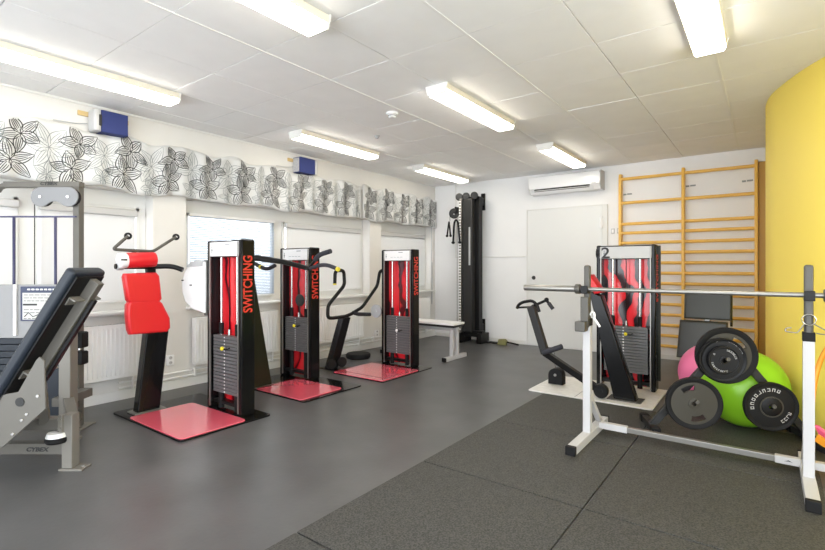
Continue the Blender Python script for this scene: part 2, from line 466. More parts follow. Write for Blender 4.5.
# radiators
def radiator(y0, y1, label):
    t = thing('radiator', (XL + .06, (y0 + y1) / 2, .22), label, 'radiator', 'white radiators under the windows')
    z0, z1 = .22, .705; x1 = XL + .105
    b = MB(); b.b2((x1 - .018, y0, z0), (x1, y1, z1), .005)
    n = int((y1 - y0) / .036)
    for k in range(n):
        y = y0 + .03 + k * (y1 - y0 - .06) / (n - 1)
        b.b2((x1 - .006, y - .0095, z0 + .03), (x1 + .007, y + .0095, z1 - .03), .006)
    b.build('front_panel', 'white_enamel', t)
    b = MB(); b.b2((XL + .035, y0, z0 + .01), (XL + .05, y1, z1 - .01), .004); b.build('back_panel', 'white_enamel', t)
    b = MB()
    y = y0 + .03
    while y < y1 - .03:
        b.b2((XL + .04, y, z1 - .006), (x1 - .012, y + .014, z1 + .002)); y += .03
    b.build('top_grille', 'light_grey', t)
    for y in (y0, y1):
        b = MB(); b.b2((XL + .036, y - .003, z0 + .005), (x1 - .006, y + .003, z1 - .004), .002); b.build('side_cover', 'white_enamel', t)
    for y in (y0 + .2, y1 - .2):
        b = MB(); b.b2((XL + .003, y - .015, z1 - .18), (XL + .037, y + .015, z1 - .08)); b.build('bracket', 'white_enamel', t)
    b = MB(); b.tube([(XL + .06, y1 - .05, z0 + .02), (XL + .06, y1 - .05, .10), (XL + .03, y1 - .05, .10)], .009, smooth=.03); b.build('feed_pipe', 'white_enamel', t)
radiator(1.1, 2.06, 'ribbed white radiator behind the red padded machine and grey cable machine')
radiator(2.59, 3.62, 'ribbed white radiator behind the first weight tower')
radiator(3.84, 5.12, 'ribbed white radiator behind the two handled black arm column')
radiator(5.72, 6.8, 'ribbed white radiator near the far corner, mostly behind the third weight tower')
t = thing('heating_pipes', (XL + .03, 4.6, .09), 'pair of white heating pipes running along the foot of the window wall', 'pipes')
for z in (.115, .165):
    b = MB(); b.cyl((XL + .03, 1.9, z), (XL + .03, 6.95, z), .0105, seg=12); b.build('pipe', 'white_enamel', t)
for y in (2.28, 2.62, 3.2, 3.9, 4.7, 5.4, 6.1, 6.8):
    b = MB(); b.b2((XL, y - .012, .098), (XL + .048, y + .012, .182), .004); b.build('pipe_clip', 'white_enamel', t)
# sockets
def socket(p, nrm, label, dark=False):
    t = thing('wall_socket', p, label, 'socket'); p = Vector(p)
    n = Vector(nrm); s = Vector((0, 0, 1)).cross(n)
    R = Matrix((s, Vector((0, 0, 1)), n)).transposed()
    b = MB(); b.box(p + n * .012, (.075, .10, .024), R, .005); b.build('cover', 'white_plastic', t)
    for q in (.024, -.024):
        b = MB(); b.cyl(p + n * .0235 + Vector((0, 0, q)), p + n * .0255 + Vector((0, 0, q)), .017); f = b.build('outlet', 'light_grey', t)
        b = MB()
        for w in (-.007, .007): b.cyl(p + n * .0252 + Vector((0, 0, q)) + s * w, p + n * .0262 + Vector((0, 0, q)) + s * w, .0028, seg=10)
        b.build('pin_holes', 'black_ink', f)
k = atx(169.5, 360, XL); socket(k, (1, 0, 0), 'white double wall socket on the pier beside the red padded machine')
k = atx(376, 333, XL); socket(k, (1, 0, 0), 'white wall socket low on the pier left of the third weight tower')
k = aty(616, 231, YB)
t = thing('light_switch', k, 'pair of small pale switches between the door frame and the wall bars', 'switch')
for dx in (-.04, .04):
    b = MB(); b.box(k + Vector((dx, -.006, 0)), (.05, .012, .075), None, .004); f = b.build('switch_plate', 'light_grey', t)
    b = MB(); b.box(k + Vector((dx, -.013, 0)), (.026, .006, .045), None, .002); b.build('rocker', 'white_plastic', f)
t = thing('hanging_cord', (XL + .02, 6.97, .45), 'thin grey cord looped down the wall in the far corner', 'cord')
b = MB(); b.tube([(XL + .015, 6.97, 2.2), (XL + .015, 6.97, 1.3), (XL + .02, 6.955, .9), (XL + .02, 6.97, .47), (XL + .02, 6.995, .9), (XL + .018, 6.98, 1.3)], .0055, smooth=.2, seg=8); b.build('cord', 'grey_plastic', t)
b = MB(); b.b2((XL, 6.955, 2.17), (XL + .03, 6.985, 2.22), .004); b.build('wall_clip', 'white_plastic', t)

# wall speakers
def speaker(y0, y1, label, flip=False):
    zc, h = 2.487, .185; x0, x1 = XL + .02, XL + .155
    t = thing('wall_speaker', (XL, (y0 + y1) / 2, zc - h / 2), label, 'speaker', 'blue fronted wall speakers')
    b = MB(); b.b2((XL, y0 - .07, zc + .045), (XL + .019, y1 + .06, zc + .085), .002); b.build('mounting_board', 'board_wood', t)
    ys = (y0, y0 + .06) if not flip else (y1 - .045, y1)
    b = MB(); b.b2((x0, ys[0], zc - h / 2 - .004), (x1 + .008, ys[1], zc + h / 2 + .004), .02, m='light_grey')
    b.b2((x0, y0 + (.05 if not flip else 0), zc - h / 2), (x1 - .012, y1 - (0 if not flip else .03), zc + h / 2), .006, m='light_grey'); b.build('cabinet', None, t)
    ga, gb = (y0 + .06, y1) if not flip else (y0, y1 - .045)
    b = MB(); b.b2((x0 + .005, ga, zc - h / 2 - .002), (x1, gb, zc + h / 2 + .002), .005); b.build('grille', 'blue_cloth', t)
    if not flip:
        b = MB(); b.b2((x1 - .01, y0 + .035, zc - .05), (x1 + .0095, y0 + .062, zc + .05), .006); b.build('port', 'black_ink', t)
    b = MB(); b.tube([(XL + .03, y0 - .005, zc - .02), (XL + .025, y0 - .1, zc - .04), (XL + .02, y0 - .25, zc - .045)], .004, seg=6, smooth=.05); b.build('wire', 'grey_plastic', t)
speaker(1.655, 1.93, 'wall speaker with a blue front, nearer of the two above the curtain valance')
speaker(3.90, 4.19, 'wall speaker with a blue front, farther of the two above the curtain valance', True)

# curtain valances with a printed flower pattern
def valance(y0, y1, label, seed):
    rnd = random.Random(seed); b = MB()
    def S(y, v, off=0.0):
        e = .42
        sag = .022 * math.cos(2 * PI * (y - y0) / .56) + .008 * math.sin(y * 17)
        zt = 2.405 + sag; zb = 1.915 + .018 * math.cos(2 * PI * (y - y0) / .81 + 1) + .01 * math.sin(y * 11 + 1)
        x = XL + .062 + (.009 + .008 * (1 - v)) * math.sin(2 * PI * y / .205 + .7 * math.sin(y * 3)) + .005 * math.sin(y * 47) * (1 - v)
        return Vector((x + off, y, zb + (zt - zb) * v))
    ny = int((y1 - y0) / .018); nv = 10
    vs = [[b.bm.verts.new(S(y0 + (y1 - y0) * i / ny, j / nv)) for j in range(nv + 1)] for i in range(ny + 1)]
    b._mi('valance_cloth')
    for i in range(ny):
        for j in range(nv): b.bm.faces.new((vs[i][j], vs[i + 1][j], vs[i + 1][j + 1], vs[i][j + 1])).smooth = True
    b._mi('black_ink'); b._mi('grey_ink')
    HV = .49
    def stroke(pts, wd, mi):
        prev = None
        for k, (y, z) in enumerate(pts):
            q = pts[min(k + 1, len(pts) - 1)]; p_ = pts[max(k - 1, 0)]
            d = Vector((q[0] - p_[0], q[1] - p_[1])); d = d.normalized() if d.length > 0 else Vector((1, 0))
            n = Vector((-d.y, d.x)); ww = wd * (.45 + .55 * math.sin(PI * min(1, (k + .6) / len(pts))))
            ab = []
            for s in (1, -1):
                yy, zz = y + n.x * ww * s / 2, z + n.y * ww * s / 2
                v = (zz - 1.915) / HV
                if not (.01 < v < .99 and y0 + .01 < yy < y1 - .01): ab = None; break
                ab.append(b.bm.verts.new(S(yy, v, .0022)))
            if ab and prev:
                f = b.bm.faces.new((prev[0], ab[0], ab[1], prev[1])); f.material_index = mi
            prev = ab
    def flower(cy, cz, R, a0, mi, wd, np_=5, veins=4):
        for k in range(np_):
            a = a0 + 2 * PI * k / np_ + rnd.uniform(-.12, .12); ln = R * rnd.uniform(.85, 1.15); wdt = R * rnd.uniform(.24, .33)
            for q in range(veins + 2):
                o = -1 + 2 * q / (veins + 1)
                st, en = (.10, 1.0) if abs(o) > .9 else (rnd.uniform(.16, .3), rnd.uniform(.72, .95))
                pts = []
                for s in range(9):
                    t = st + (en - st) * s / 8
                    off = o * wdt * math.sin(PI * min(1, t * .98) ** .8) * (1.0 if abs(o) > .9 else .85)
                    pts.append((cy + math.cos(a) * ln * t - math.sin(a) * off, cz + math.sin(a) * ln * t + math.cos(a) * off))
                stroke(pts, wd * (1 if abs(o) > .9 else .75), mi)
        for k in range(7):
            a = 2 * PI * k / 7
            stroke([(cy, cz), (cy + .018 * math.cos(a), cz + .018 * math.sin(a)), (cy + .034 * math.cos(a), cz + .034 * math.sin(a))], wd * .8, mi)
    y = y0 + .05 + seed % 3 * .07
    while y < y1 + .1:
        flower(y, 2.055, .165, PI * .5 + .2 + rnd.uniform(-.1, .1), 1, .0075)
        flower(y + .075, 2.275, .15, PI * .5 + .5 + rnd.uniform(-.1, .1), 1, .0075)
        flower(y + .255, 2.20, .19, rnd.uniform(0, 1), 2, .0045, 6, 3)
        flower(y + .24, 1.99, .10, rnd.uniform(0, 1), 2, .0042, 5, 2)
        y += .405
    o = b.build('curtain_valance', None)
    md = o.modifiers.new('s', 'SOLIDIFY'); md.thickness = .0015; md.offset = -1
    c = Vector((XL + .06, (y0 + y1) / 2, 1.9)); o.data.transform(Matrix.Translation(-c)); o.location = c
    tag(o, label, 'curtain', 'flower print valances over the windows')
    return o
valance(.25, 5.10, 'long white valance printed with black and grey flowers over the first two window bays', 3)
valance(5.13, 7.06, 'short white flower print valance over the last window by the far corner', 4)
t = thing('curtain_rail', (XL + .04, 3.6, 2.36), 'thin white curtain rail behind the flower print valances', 'curtain rail')
b = MB(); b.cyl((XL + .03, .2, 2.36), (XL + .03, 7.08, 2.36), .008, seg=8); b.build('rail', 'white_plastic', t)
for y in (.6, 2.4, 4.2, 5.8, 6.9):
    b = MB(); b.b2((XL, y - .01, 2.345), (XL + .03, y + .01, 2.375)); b.build('bracket', 'white_plastic', t)

# ================================================================== BACK WALL THINGS
# air conditioner
x0, x1, zb, zt = -2.925, -1.875, 2.315, 2.585; yf = YB - .215
t = thing('air_conditioner', ((x0 + x1) / 2, YB, zb), 'white split air conditioner on the back wall above the door', 'air conditioner')
prof = [(YB - .002, zt), (yf + .03, zt), (yf + .006, zt - .02), (yf, zt - .10), (yf + .006, zb + .075), (YB - .002, zb + .075)]
b = MB(); b.prism([(x0, y, z) for y, z in prof], (x1 - x0, 0, 0), .006, m='white_gloss'); b.build('front_cover', None, t)
prof = [(YB - .002, zb + .075), (yf + .02, zb + .075), (yf + .05, zb + .05), (yf + .07, zb + .005), (yf + .10, zb), (YB - .002, zb)]
b = MB(); b.prism([(x0 + .01, y, z) for y, z in prof], (x1 - x0 - .02, 0, 0), .003); b.build('lower_body', 'white_plastic', t)
b = MB(); b.box(((x0 + x1) / 2 - .03, yf + .026, zb + .058), (x1 - x0 - .24, .05, .030), Matrix.Rotation(.5, 3, 'X')); b.build('air_outlet', 'black_ink', t)
b = MB(); b.box(((x0 + x1) / 2 - .02, yf + .03, zb + .025), (x1 - x0 - .16, .075, .008), Matrix.Rotation(-.75, 3, 'X'), .003); b.build('louvre_flap', 'white_gloss', t)
for s in (0, 1):
    b = MB(); x = (x0 - .004, x1 - .012)[s]
    prof = [(YB - .002, zt - .004), (yf + .03, zt - .004), (yf + .004, zt - .025), (yf + .004, zb + .07), (yf + .06, zb + .004), (YB - .002, zb)]
    b.prism([(x, y, z) for y, z in prof], (.016, 0, 0)); b.build('end_cap', 'light_grey' if s else 'white_plastic', t)
b = MB(); b.box((x1 - .09, yf + .0125, zb + .088), (.06, .02, .014), None, .003); b.build('display', 'light_grey', t)

# wall bars
t = thing('wall_bars', (-.85, YB - .06, .06), 'tall double section pine wall bars on the back wall', 'wall bars')
px = (-1.645, -.882, -.118); zt = 2.50
for k, x in enumerate(px):
    b = MB(); b.prism([(x - .017, YB - .002, .05), (x - .017, YB - .105, .05), (x - .017, YB - .105, zt - .05), (x - .017, YB - .085, zt), (x - .017, YB - .002, zt)], (.034, 0, 0), .004); b.build('upright', 'pine', t)
rz = [2.43, 2.10, 1.81, 1.685]
while rz[-1] > .25: rz.append(rz[-1] - .1365)
for a, c in ((px[0], px[1]), (px[1], px[2])):
    for k, z in enumerate(rz):
        b = MB(); b.prism([(a + .012, YB - .075 + .0165 * math.cos(q * PI / 6) * .95, z + .0205 * math.sin(q * PI / 6)) for q in range(12)], (c - a - .024, 0, 0)); b.build('rung', 'pine', t)
b = MB(); b.b2((-.098, YB - .03, .05), (.0, YB - .002, zt - .02), .003); b.build('side_board', 'pine_dark', t)
for x in (-1.56, -.80, -.20):
    b = MB(); z = 2.255 if x > -1.2 else 2.215
    b.b2((x - .06, YB - .0045, z), (x - .02, YB - .001, z + .022)); b.b2((x - .012, YB - .0045, z + .004), (x + .05, YB - .001, z + .024)); b.build('stamp', 'grey_ink', t)

# cable tower in the far corner
t = thing('cable_tower', (-3.86, 6.8, 0), 'tall black cable pulley tower standing against the back wall in the far corner', 'cable tower')
b = MB(); b.b2((-3.985, 6.70, .17), (-3.80, 6.83, 2.32), .02); b.build('front_column', 'dark_grey', t)
b = MB(); b.b2((-3.81, 6.80, .10), (-3.73, 6.93, 2.36), .012); b.build('rear_column', 'black_satin', t)
b = MB(); b.b2((-4.045, 6.70, .12), (-4.0, 6.76, 2.33), .004); b.build('side_rail', 'steel', t)
b = MB()
for k in range(46): b.b2((-4.040, 6.695, .2 + k * .046), (-4.004, 6.7025, .222 + k * .046))
b.build('hole_strip', 'white_plastic', t)
for z in (2.30, .22):
    b = MB(); b.b2((-4.03, 6.80, z - .06), (-3.78, YB - .002, z + .06), .006); b.b2((-3.84, YB - .03, z - .14), (-3.77, YB - .002, z + .14), .004); b.build('wall_bracket', 'black_satin', t)
b = MB(); b.b2((-4.05, 6.62, 0), (-3.97, 6.98, .16), .008); b.b2((-3.72, 6.70, 0), (-3.64, 6.98, .16), .008); b.b2((-4.05, 6.74, .10), (-3.64, 6.84, .2), .008); b.build('base', 'black_satin', t)
for x in (-4.06, -3.93, -3.78):
    b = MB(); b.lathe([(0, -.02), (.055, -.02), (.06, -.014), (.05, 0), (.06, .014), (.055, .02), (0, .02)], (x, 6.74, 2.365), axis=(.5, -.85, 0)); b.build('pulley', 'dark_grey', t)
c = Vector((-4.17, 6.76, 2.105))
b = MB(); b.lathe([(.018, -.014), (.075, -.016), (.085, -.012), (.07, 0), (.085, .012), (.075, .016), (.018, .014)], c, axis=(.3, -.95, 0))
b.build('pulley_wheel', 'dark_grey', t)
b = MB(); b.bar((-4.17, 6.76, 2.16), (-4.0, 6.78, 2.12), .02, .12, .006); b.bar((-4.03, 6.76, 2.2), (-4.0, 6.76, 1.9), .06, .05, .01); b.build('carriage', 'black_satin', t)
for x in (-4.24, -4.10): 
    b = MB(); b.cyl((x, 6.74, .25 if x > -4.2 else 1.98), (x, 6.74, 2.1), .004, seg=8); b.build('cable', 'steel_dark', t)
b = MB(); b.b2((-3.86, 6.6975, 1.25), (-3.83, 6.6995, 1.86)); b.build('decal', 'grey_plastic', t)
t = thing('rope_handle', (-4.24, 6.72, 1.72), 'black two ended rope handle hanging at the far left of the cable tower', 'cable handle', 'handles on the cable tower')
b = MB(); b.tube([(-4.275, 6.71, 1.74), (-4.24, 6.71, 1.98), (-4.21, 6.71, 1.745)], .013, smooth=.03, seg=10); b.build('rope', 'black_rubber', t)
for x in (-4.277, -4.208):
    b = MB(); b.ball((x, 6.71, 1.735), .024, sc=(1, 1, .9), seg=12); b.build('end_knob', 'black_rubber', t)
t = thing('rope_handle', (-4.10, 6.72, 1.6), 'thick black U shaped rope handle hanging against the cable tower column', 'cable handle', 'handles on the cable tower')
b = MB(); b.tube([(-4.145, 6.69, 1.63), (-4.13, 6.69, 1.93), (-4.10, 6.69, 2.0), (-4.05, 6.69, 1.95), (-4.02, 6.69, 1.63)], .016, smooth=.06, seg=10); b.build('rope', 'black_rubber', t)
for x in (-4.146, -4.02):
    b = MB(); b.ball((x, 6.69, 1.62), .03, sc=(1, 1, .8), seg=12); b.build('end_knob', 'black_rubber', t)
t = thing('exercise_strap', (-3.45, 6.85, 0), 'black strap with an olive grip lying on the floor beside the cable tower', 'strap')
b = MB(); b.tube([(-3.60, 6.82, .02), (-3.55, 6.88, .02), (-3.48, 6.80, .025), (-3.40, 6.86, .02), (-3.30, 6.86, .05)], .016, smooth=.06, seg=8); b.tube([(-3.29, 6.86, .05), (-3.22, 6.86, .045), (-3.10, 6.92, .015)], .013, smooth=.05, seg=8); b.build('strap', 'black_rubber', t)
b = MB(); b.prism([(-3.42, 6.82, .0), (-3.28, 6.82, .0), (-3.26, 6.82, .06), (-3.30, 6.82, .095), (-3.40, 6.82, .085)], (0, .07, 0), .01); b.build('grip', 'olive_grip', t)

# white bench by the cable tower
t = thing('flat_bench', (-3.9, 5.42, 0), 'white framed flat bench with a dark pad standing before the cable tower', 'bench')
b = MB(); b.b2((-4.5, 5.29, .455), (-3.27, 5.57, .485), .008); b.build('pad_board', 'white_plastic', t)
b = MB(); b.b2((-4.5, 5.30, .425), (-3.275, 5.56, .462), .012); b.build('pad', 'dark_grey', t)
b = MB(); b.bar((-4.45, 5.43, .395), (-3.30, 5.43, .395), .05, .05, .004); b.build('rail', 'white_steel', t)
for x in (-3.34, -4.38):
    b = MB(); b.b2((x - .03, 5.17, .0), (x + .03, 5.70, .05), .004, m='white_steel')
    for y in (5.165, 5.70): b.b2((x - .032, y - .005, .0), (x + .032, y + .012, .052), .004, m='black_rubber')
    for y in (5.36, 5.48): b.b2((x - .025, y - .022, .05), (x + .025, y + .022, .40), .004, m='white_steel')
    b.build('leg', None, t)

# balance disc on the floor
b = MB(); b.lathe([(0, 0), (.15, 0), (.165, .02), (.165, .05), (.15, .065), (0, .07)], (-4.42, 4.72, 0)); mesh_thing('balance_disc', b, 'black_rubber', 'round black disc lying on the floor behind the two handled arm column', 'disc')

# upright upholstered bench in front of the wall bars
t = thing('upholstered_bench', (-.5, 5.95, 0), 'dark leather padded upright bench standing before the wall bars', 'bench')
b = MB(); b.prism([(-.735, 5.90, .665), (-.30, 5.90, .665), (-.30, 5.95, .975), (-.735, 5.95, .975)], (0, .07, 0), .02); b.build('back_pad', 'leather_black', t)
b = MB(); b.prism([(-.80, 5.84, .245), (-.34, 5.84, .245), (-.335, 5.90, .645), (-.775, 5.90, .645)], (0, .075, 0), .022); b.build('seat_pad', 'leather_black', t)
b = MB(); b.bar((-.53, 6.0, .02), (-.53, 6.06, .92), .06, .05, .005); b.bar((-.53, 5.96, .3), (-.53, 6.02, .3), .06, .05); b.build('post', 'steel', t)
b = MB(); b.b2((-.62, 5.75, 0), (-.44, 6.3, .05), .006); b.b2((-.70, 6.24, 0), (-.34, 6.32, .05), .006); b.build('base', 'steel', t)
b = MB(); b.cyl((-.31, 5.99, .60), (-.31, 5.99, .98), .012, seg=10); b.build('side_rod', 'chrome', t)

# ================================================================== RUBBER MATS
MT = .010
MAT_LABELS = {(0, -1): 'black rubber floor mat showing only a corner at the bottom edge, nearest the grey floor',
    (0, 0): 'large black rubber floor mat in the foreground, beside the plain grey floor',
    (0, 1): 'black rubber floor mat under the front end of the left squat stand foot',
    (0, 2): 'black rubber floor mat touching the pale metal base of the numbered weight machine',
    (1, 0): 'black rubber floor mat cut by the bottom right corner of the photo',
    (1, 1): 'black rubber floor mat under the front end of the right squat stand foot',
    (1, 2): 'black rubber floor mat carrying the weight plate stand',
    (1, 3): 'black rubber floor mat under the two exercise balls'}
mi = 0
for i in range(2):
    for j in range(-1, 4):
        if (i, j) in ((0, 3), (1, -1)): continue
        x0, x1 = -1.737 + i * .991, -1.737 + (i + 1) * .991 if j < 3 else -.04; y0, y1 = 1.437 + j * .9985, 1.437 + (j + 1) * .9985
        b = MB(); b.b2((x0 + .005, y0 + .005, 0.0), (x1 - .005, y1 - .005, MT), .003)
        mesh_thing('rubber_mat', b, 'mat_rubber', MAT_LABELS[(i, j)], 'floor mat', 'rubber floor mats')

# ================================================================== RED WEIGHT TOWER MACHINES
def tower(t, x0, x1, yf, dep=.17, h=1.445, panel='red_print', plates=16, stack=(.15, .64), knob='yellow_knob', text=True, digit=None, marks=True, bottom=0.0, knob_k=4, tx=None):
    e = .045; yb_ = yf + dep
    # side panels: rounded black uprights
    for s, xa in ((0, x0), (1, x1 - e)):
        b = MB(); b.b2((xa, yf, bottom), (xa + e, yb_, h), .014); b.build('side_panel', 'black_gloss', t)
        b = MB(); xx = xa + (e if s == 0 else 0); b.b2((xx - .006, yf - .004, bottom + .02), (xx + .006, yf + .01, h - .02), .002); b.build('edge_strip', 'steel', t)
    b = MB(); b.b2((x0 + e, yb_ - .03, bottom + .02), (x1 - e, yb_ - .012, h - .13)); b.build('printed_panel', panel, t)
    b = MB(); b.b2((x0 + .012, yf + .02, h - .14), (x1 - .012, yb_ - .005, h - .004), .004, m='black_satin'); b.build('head_box', None, t)
    b = MB(); b.b2((x0 + .028, yf + .002, h - .135), (x1 - .03, yf + .024, h - .016), .004, m='light_grey' if digit else 'white_plastic')
    inf = b.build('info_panel', None, t)
    b = MB(); w = x1 - x0
    zc = h - .075
    if marks:
        b.b2((x0 + .075, yf - .0004, zc - .032), (x0 + .083, yf + .003, zc + .005)); b.b2((x0 + .070, yf - .0004, zc - .012), (x0 + .089, yf + .003, zc - .002)); b.cyl((x0 + .079, yf - .0004, zc + .015), (x0 + .079, yf + .003, zc + .015), .006, seg=10)
        if digit is None:
            b.b2((x0 + .55 * w, yf - .0004, zc + .034), (x0 + .68 * w, yf + .003, zc + .042))
            for k in range(4): b.b2((x0 + (.3 + .1 * k) * w, yf - .0004, zc - .022), (x0 + (.37 + .1 * k) * w, yf + .003, zc - .018))
        b.build('printed_marks', 'grey_ink', inf)
    else: b.bm.free()
    if digit:
        text_part('number', digit, .155, axes((x0 + .048, yf - .001, zc - .054), (1, 0, 0), (0, 0, 1)), 'black_ink', inf, bold=.002, sx=1.15)
    # guide rods
    for fx in (.27, .73):
        x = x0 + w * fx
        b = MB(); b.cyl((x, yf + .055, bottom + .03), (x, yf + .055, h - .13), .0105, seg=14); b.build('guide_rod', 'chrome', t)
        b = MB(); b.cyl((x, yf + .055, stack[1] + .004), (x, yf + .055, stack[1] + .10), .020, seg=14); b.build('rod_sleeve', 'black_rubber', t)
        b = MB(); b.cyl((x, yf + .055, bottom + .01), (x, yf + .055, stack[0] - .004), .024, seg=14); b.build('rod_sleeve', 'black_rubber', t)
    xc = x0 + w * .5
    b = MB(); b.cyl((xc, yf + .055, stack[1] + .03), (xc, yf + .055, h - .13), .004, seg=8); b.build('lift_cable', 'black_rubber', t)
    b = MB(); b.cyl((xc, yf + .055, stack[1]), (xc, yf + .055, stack[1] + .05), .012, seg=12); b.build('cable_end', 'chrome', t)
    # weight plates
    xa, xb = x0 + w * .13, x1 - w * .13
    ph = (stack[1] - stack[0]) / plates; me = None
    r = t.location
    for k in range(plates):
        z = stack[0] + k * ph
        if me is None:
            b = MB(); b.b2((xa, yf + .022, z), (xb, yf + .085, z + ph - .0035), .0035, m='weight_grey'); b.box((xc - .02, yf + .0215, z + ph * .45), (.012, .002, ph * .38), m='white_text')
            o = b.build('weight_plate', None, t); me = o.data
        else:
            o = bpy.data.objects.new('weight_plate', me); COL.objects.link(o); o.parent = t; o.location = (0, 0, k * ph)
    zk = stack[0] + (plates - knob_k + .45) * ph
    b = MB(); b.cyl((xc + .01, yf + .024, zk), (xc + .01, yf - .012, zk), .007, seg=10, m='chrome'); b.ball((xc + .01, yf - .018, zk), .017, m=knob, seg=14)
    b.tube([(xc + .012, yf - .014, zk), (xc + .04, yf - .006, zk - .012), (xc + .07, yf + .012, zk + .006)], .006, m='black_rubber', seg=8, smooth=.02); b.build('selector_pin', None, t)
    b = MB(); b.b2((x0 + e, yf + .04, bottom + .045), (x1 - e, yf + .10, bottom + .075), .004); b.build('lower_bar', 'black_satin', t)
    if text:
        text_part('lettering', 'SWITCHING', .118, axes((x1 + .0008, yf + dep * .76, tx or .85), (0, 0, 1), (0, -1, 0)), 'red_text', t, bold=.0022, sx=.71)

# ---- machine with the red pads
t = thing('weight_machine', (-3.8, 2.1, 0), 'weight tower machine with red back pads on a leaning black column', 'weight machine', 'red weight tower machines')
def plate_outline(x0, y0, x1, y1, r=.03):
    P = []
    for cx, cy, a in ((x1 - r, y0 + r, -90), (x1 - r, y1 - r, 0), (x0 + r, y1 - r, 90), (x0 + r, y0 + r, 180)):
        for k in range(5): q = math.radians(a + k * 22.5); P.append((cx + r * math.cos(q), cy + r * math.sin(q)))
    return P
def floor_plate(name, x0, y0, x1, y1, z0, z1, m, t, r=.03):
    b = MB(); b.prism([(x, y, z0) for x, y in plate_outline(x0, y0, x1, y1, r)], (0, 0, z1 - z0), .002, seg=1); return b.build(name, m, t)
floor_plate('base_plate', -4.37, 1.70, -3.27, 2.46, 0, .014, 'black_gloss', t)
floor_plate('foot_plate', -4.09, 1.705, -3.275, 2.235, .0145, .024, 'red_plate', t, .04)
tower(t, -3.89, -3.385, 2.255, dep=.13, bottom=.014, marks=True, plates=17, stack=(.16, .645), knob_k=4)
# column: leans towards the foot plate
b = MB(); c0, c1 = -4.235, -4.13
b.prism([(c0, 1.80, .014), (c0 + .09, 1.80, .014), (c1 + .02, 1.86, .68), (c1 - .07, 1.86, .68)], (0, .18, 0), .01); b.build('pad_column', 'black_gloss', t)
b = MB(); b.b2((c0 - .03, 1.77, .014), (c0 + .12, 2.02, .026), .003); b.build('column_foot', 'steel', t)
X1 = -4.08
def xpoly(pts, X): return [atx(px, py, X) for px, py in pts]
low = xpoly([(131, 301), (158, 299), (163, 303), (170.5, 318), (171, 328), (168, 332), (131, 335), (129, 330), (127.5, 315), (128, 305)], X1)
b = MB(); b.prism(low, (-.075, 0, 0), .018); b.build('lower_back_pad', 'red_vinyl', t)
up = xpoly([(126, 273.5), (157, 272.5), (160, 276), (162.5, 299), (160, 302), (131, 304), (128, 300), (124.5, 277)], X1)
b = MB(); b.prism(up, (-.07, 0, 0), .016); b.build('upper_back_pad', 'red_vinyl', t)
b = MB(); b.bar((c1 - .03, 1.94, .66), (X1 - .12, 1.92, 1.33), .05, .07, .006); b.build('pad_support', 'black_satin', t)
p0, p1 = atx(126, 260.5, X1 - .03), atx(155, 259.5, X1 - .03)
b = MB(); b.cyl(p0, p1, .062, bev=.012, seg=28); b.build('neck_roll', 'red_vinyl', t)
b = MB(); d_ = (p1 - p0).normalized(); b.cyl(p0 - d_ * .055, p0 + d_ * .004, .06, bev=.008, m='white_plastic'); b.b2(p0 - d_ * .045 + Vector((.05, -.012, .0)), p0 - d_ * .02 + Vector((.0605, .004, .012)), m='black_ink'); b.build('roll_cap', None, t)
hz = X1 - .06
hp = [atx(128, 236, hz), atx(112.5, 249.5, hz), atx(153, 251.5, hz), atx(176, 237, hz)]
b = MB(); b.tube(hp, .0125, smooth=.03, seg=12); b.bar(atx(134, 251, hz), atx(134, 262, hz), .02, .03); b.build('grip_handle', 'steel_dark', t)
for q in (hp[0], hp[-1]):
    b = MB(); b.lathe([(.012, -.01), (.026, -.01), (.029, 0), (.026, .01), (.012, .01), (.012, -.01)], q, axis=(.85, -.4, .1), seg=20); b.build('handle_ring', 'black_rubber', t)
b = MB(); b.tube([atx(115, 266.5, X1 - .05), atx(155, 266.5, X1 - .05), atx(172, 266, X1 + .02), atx(183, 270, X1 + .08)], .021, smooth=.06); b.build('swing_arm', 'black_satin', t)
b = MB(); q = atx(116.5, 266.5, X1 - .05); b.cyl(q, q + Vector((0, .05, 0)), .03, bev=.004); b.build('arm_hub', 'grey_plastic', t)
# white cam cover beside the tower
cv = [(-3.90, 1.262), (-3.97, 1.272), (-4.10, 1.255), (-4.20, 1.19), (-4.255, 1.09), (-4.25, .99), (-4.19, .90), (-4.08, .845), (-3.90, .825)]
b = MB(); b.prism([(x, 2.22, z) for x, z in cv], (0, .14, 0), .02); b.build('cam_cover', 'white_gloss', t)
b = MB(); b.prism([(-3.905, 2.213, 1.225), (-4.16, 2.213, 1.222), (-4.10, 2.213, 1.262), (-3.98, 2.213, 1.280), (-3.905, 2.213, 1.27)], (0, .152, 0), .006); b.build('cam_cap', 'grey_plastic', t)
for x, z in ((-4.225, 1.10), (-4.085, 1.06)):
    b = MB(); b.box((x, 2.218, z), (.035, .006, .012), None, .002); b.build('slot', 'black_ink', t)
b = MB(); b.b2((-3.93, 2.25, .80), (-3.895, 2.36, 1.28), .005); b.build('cam_bracket', 'steel', t)

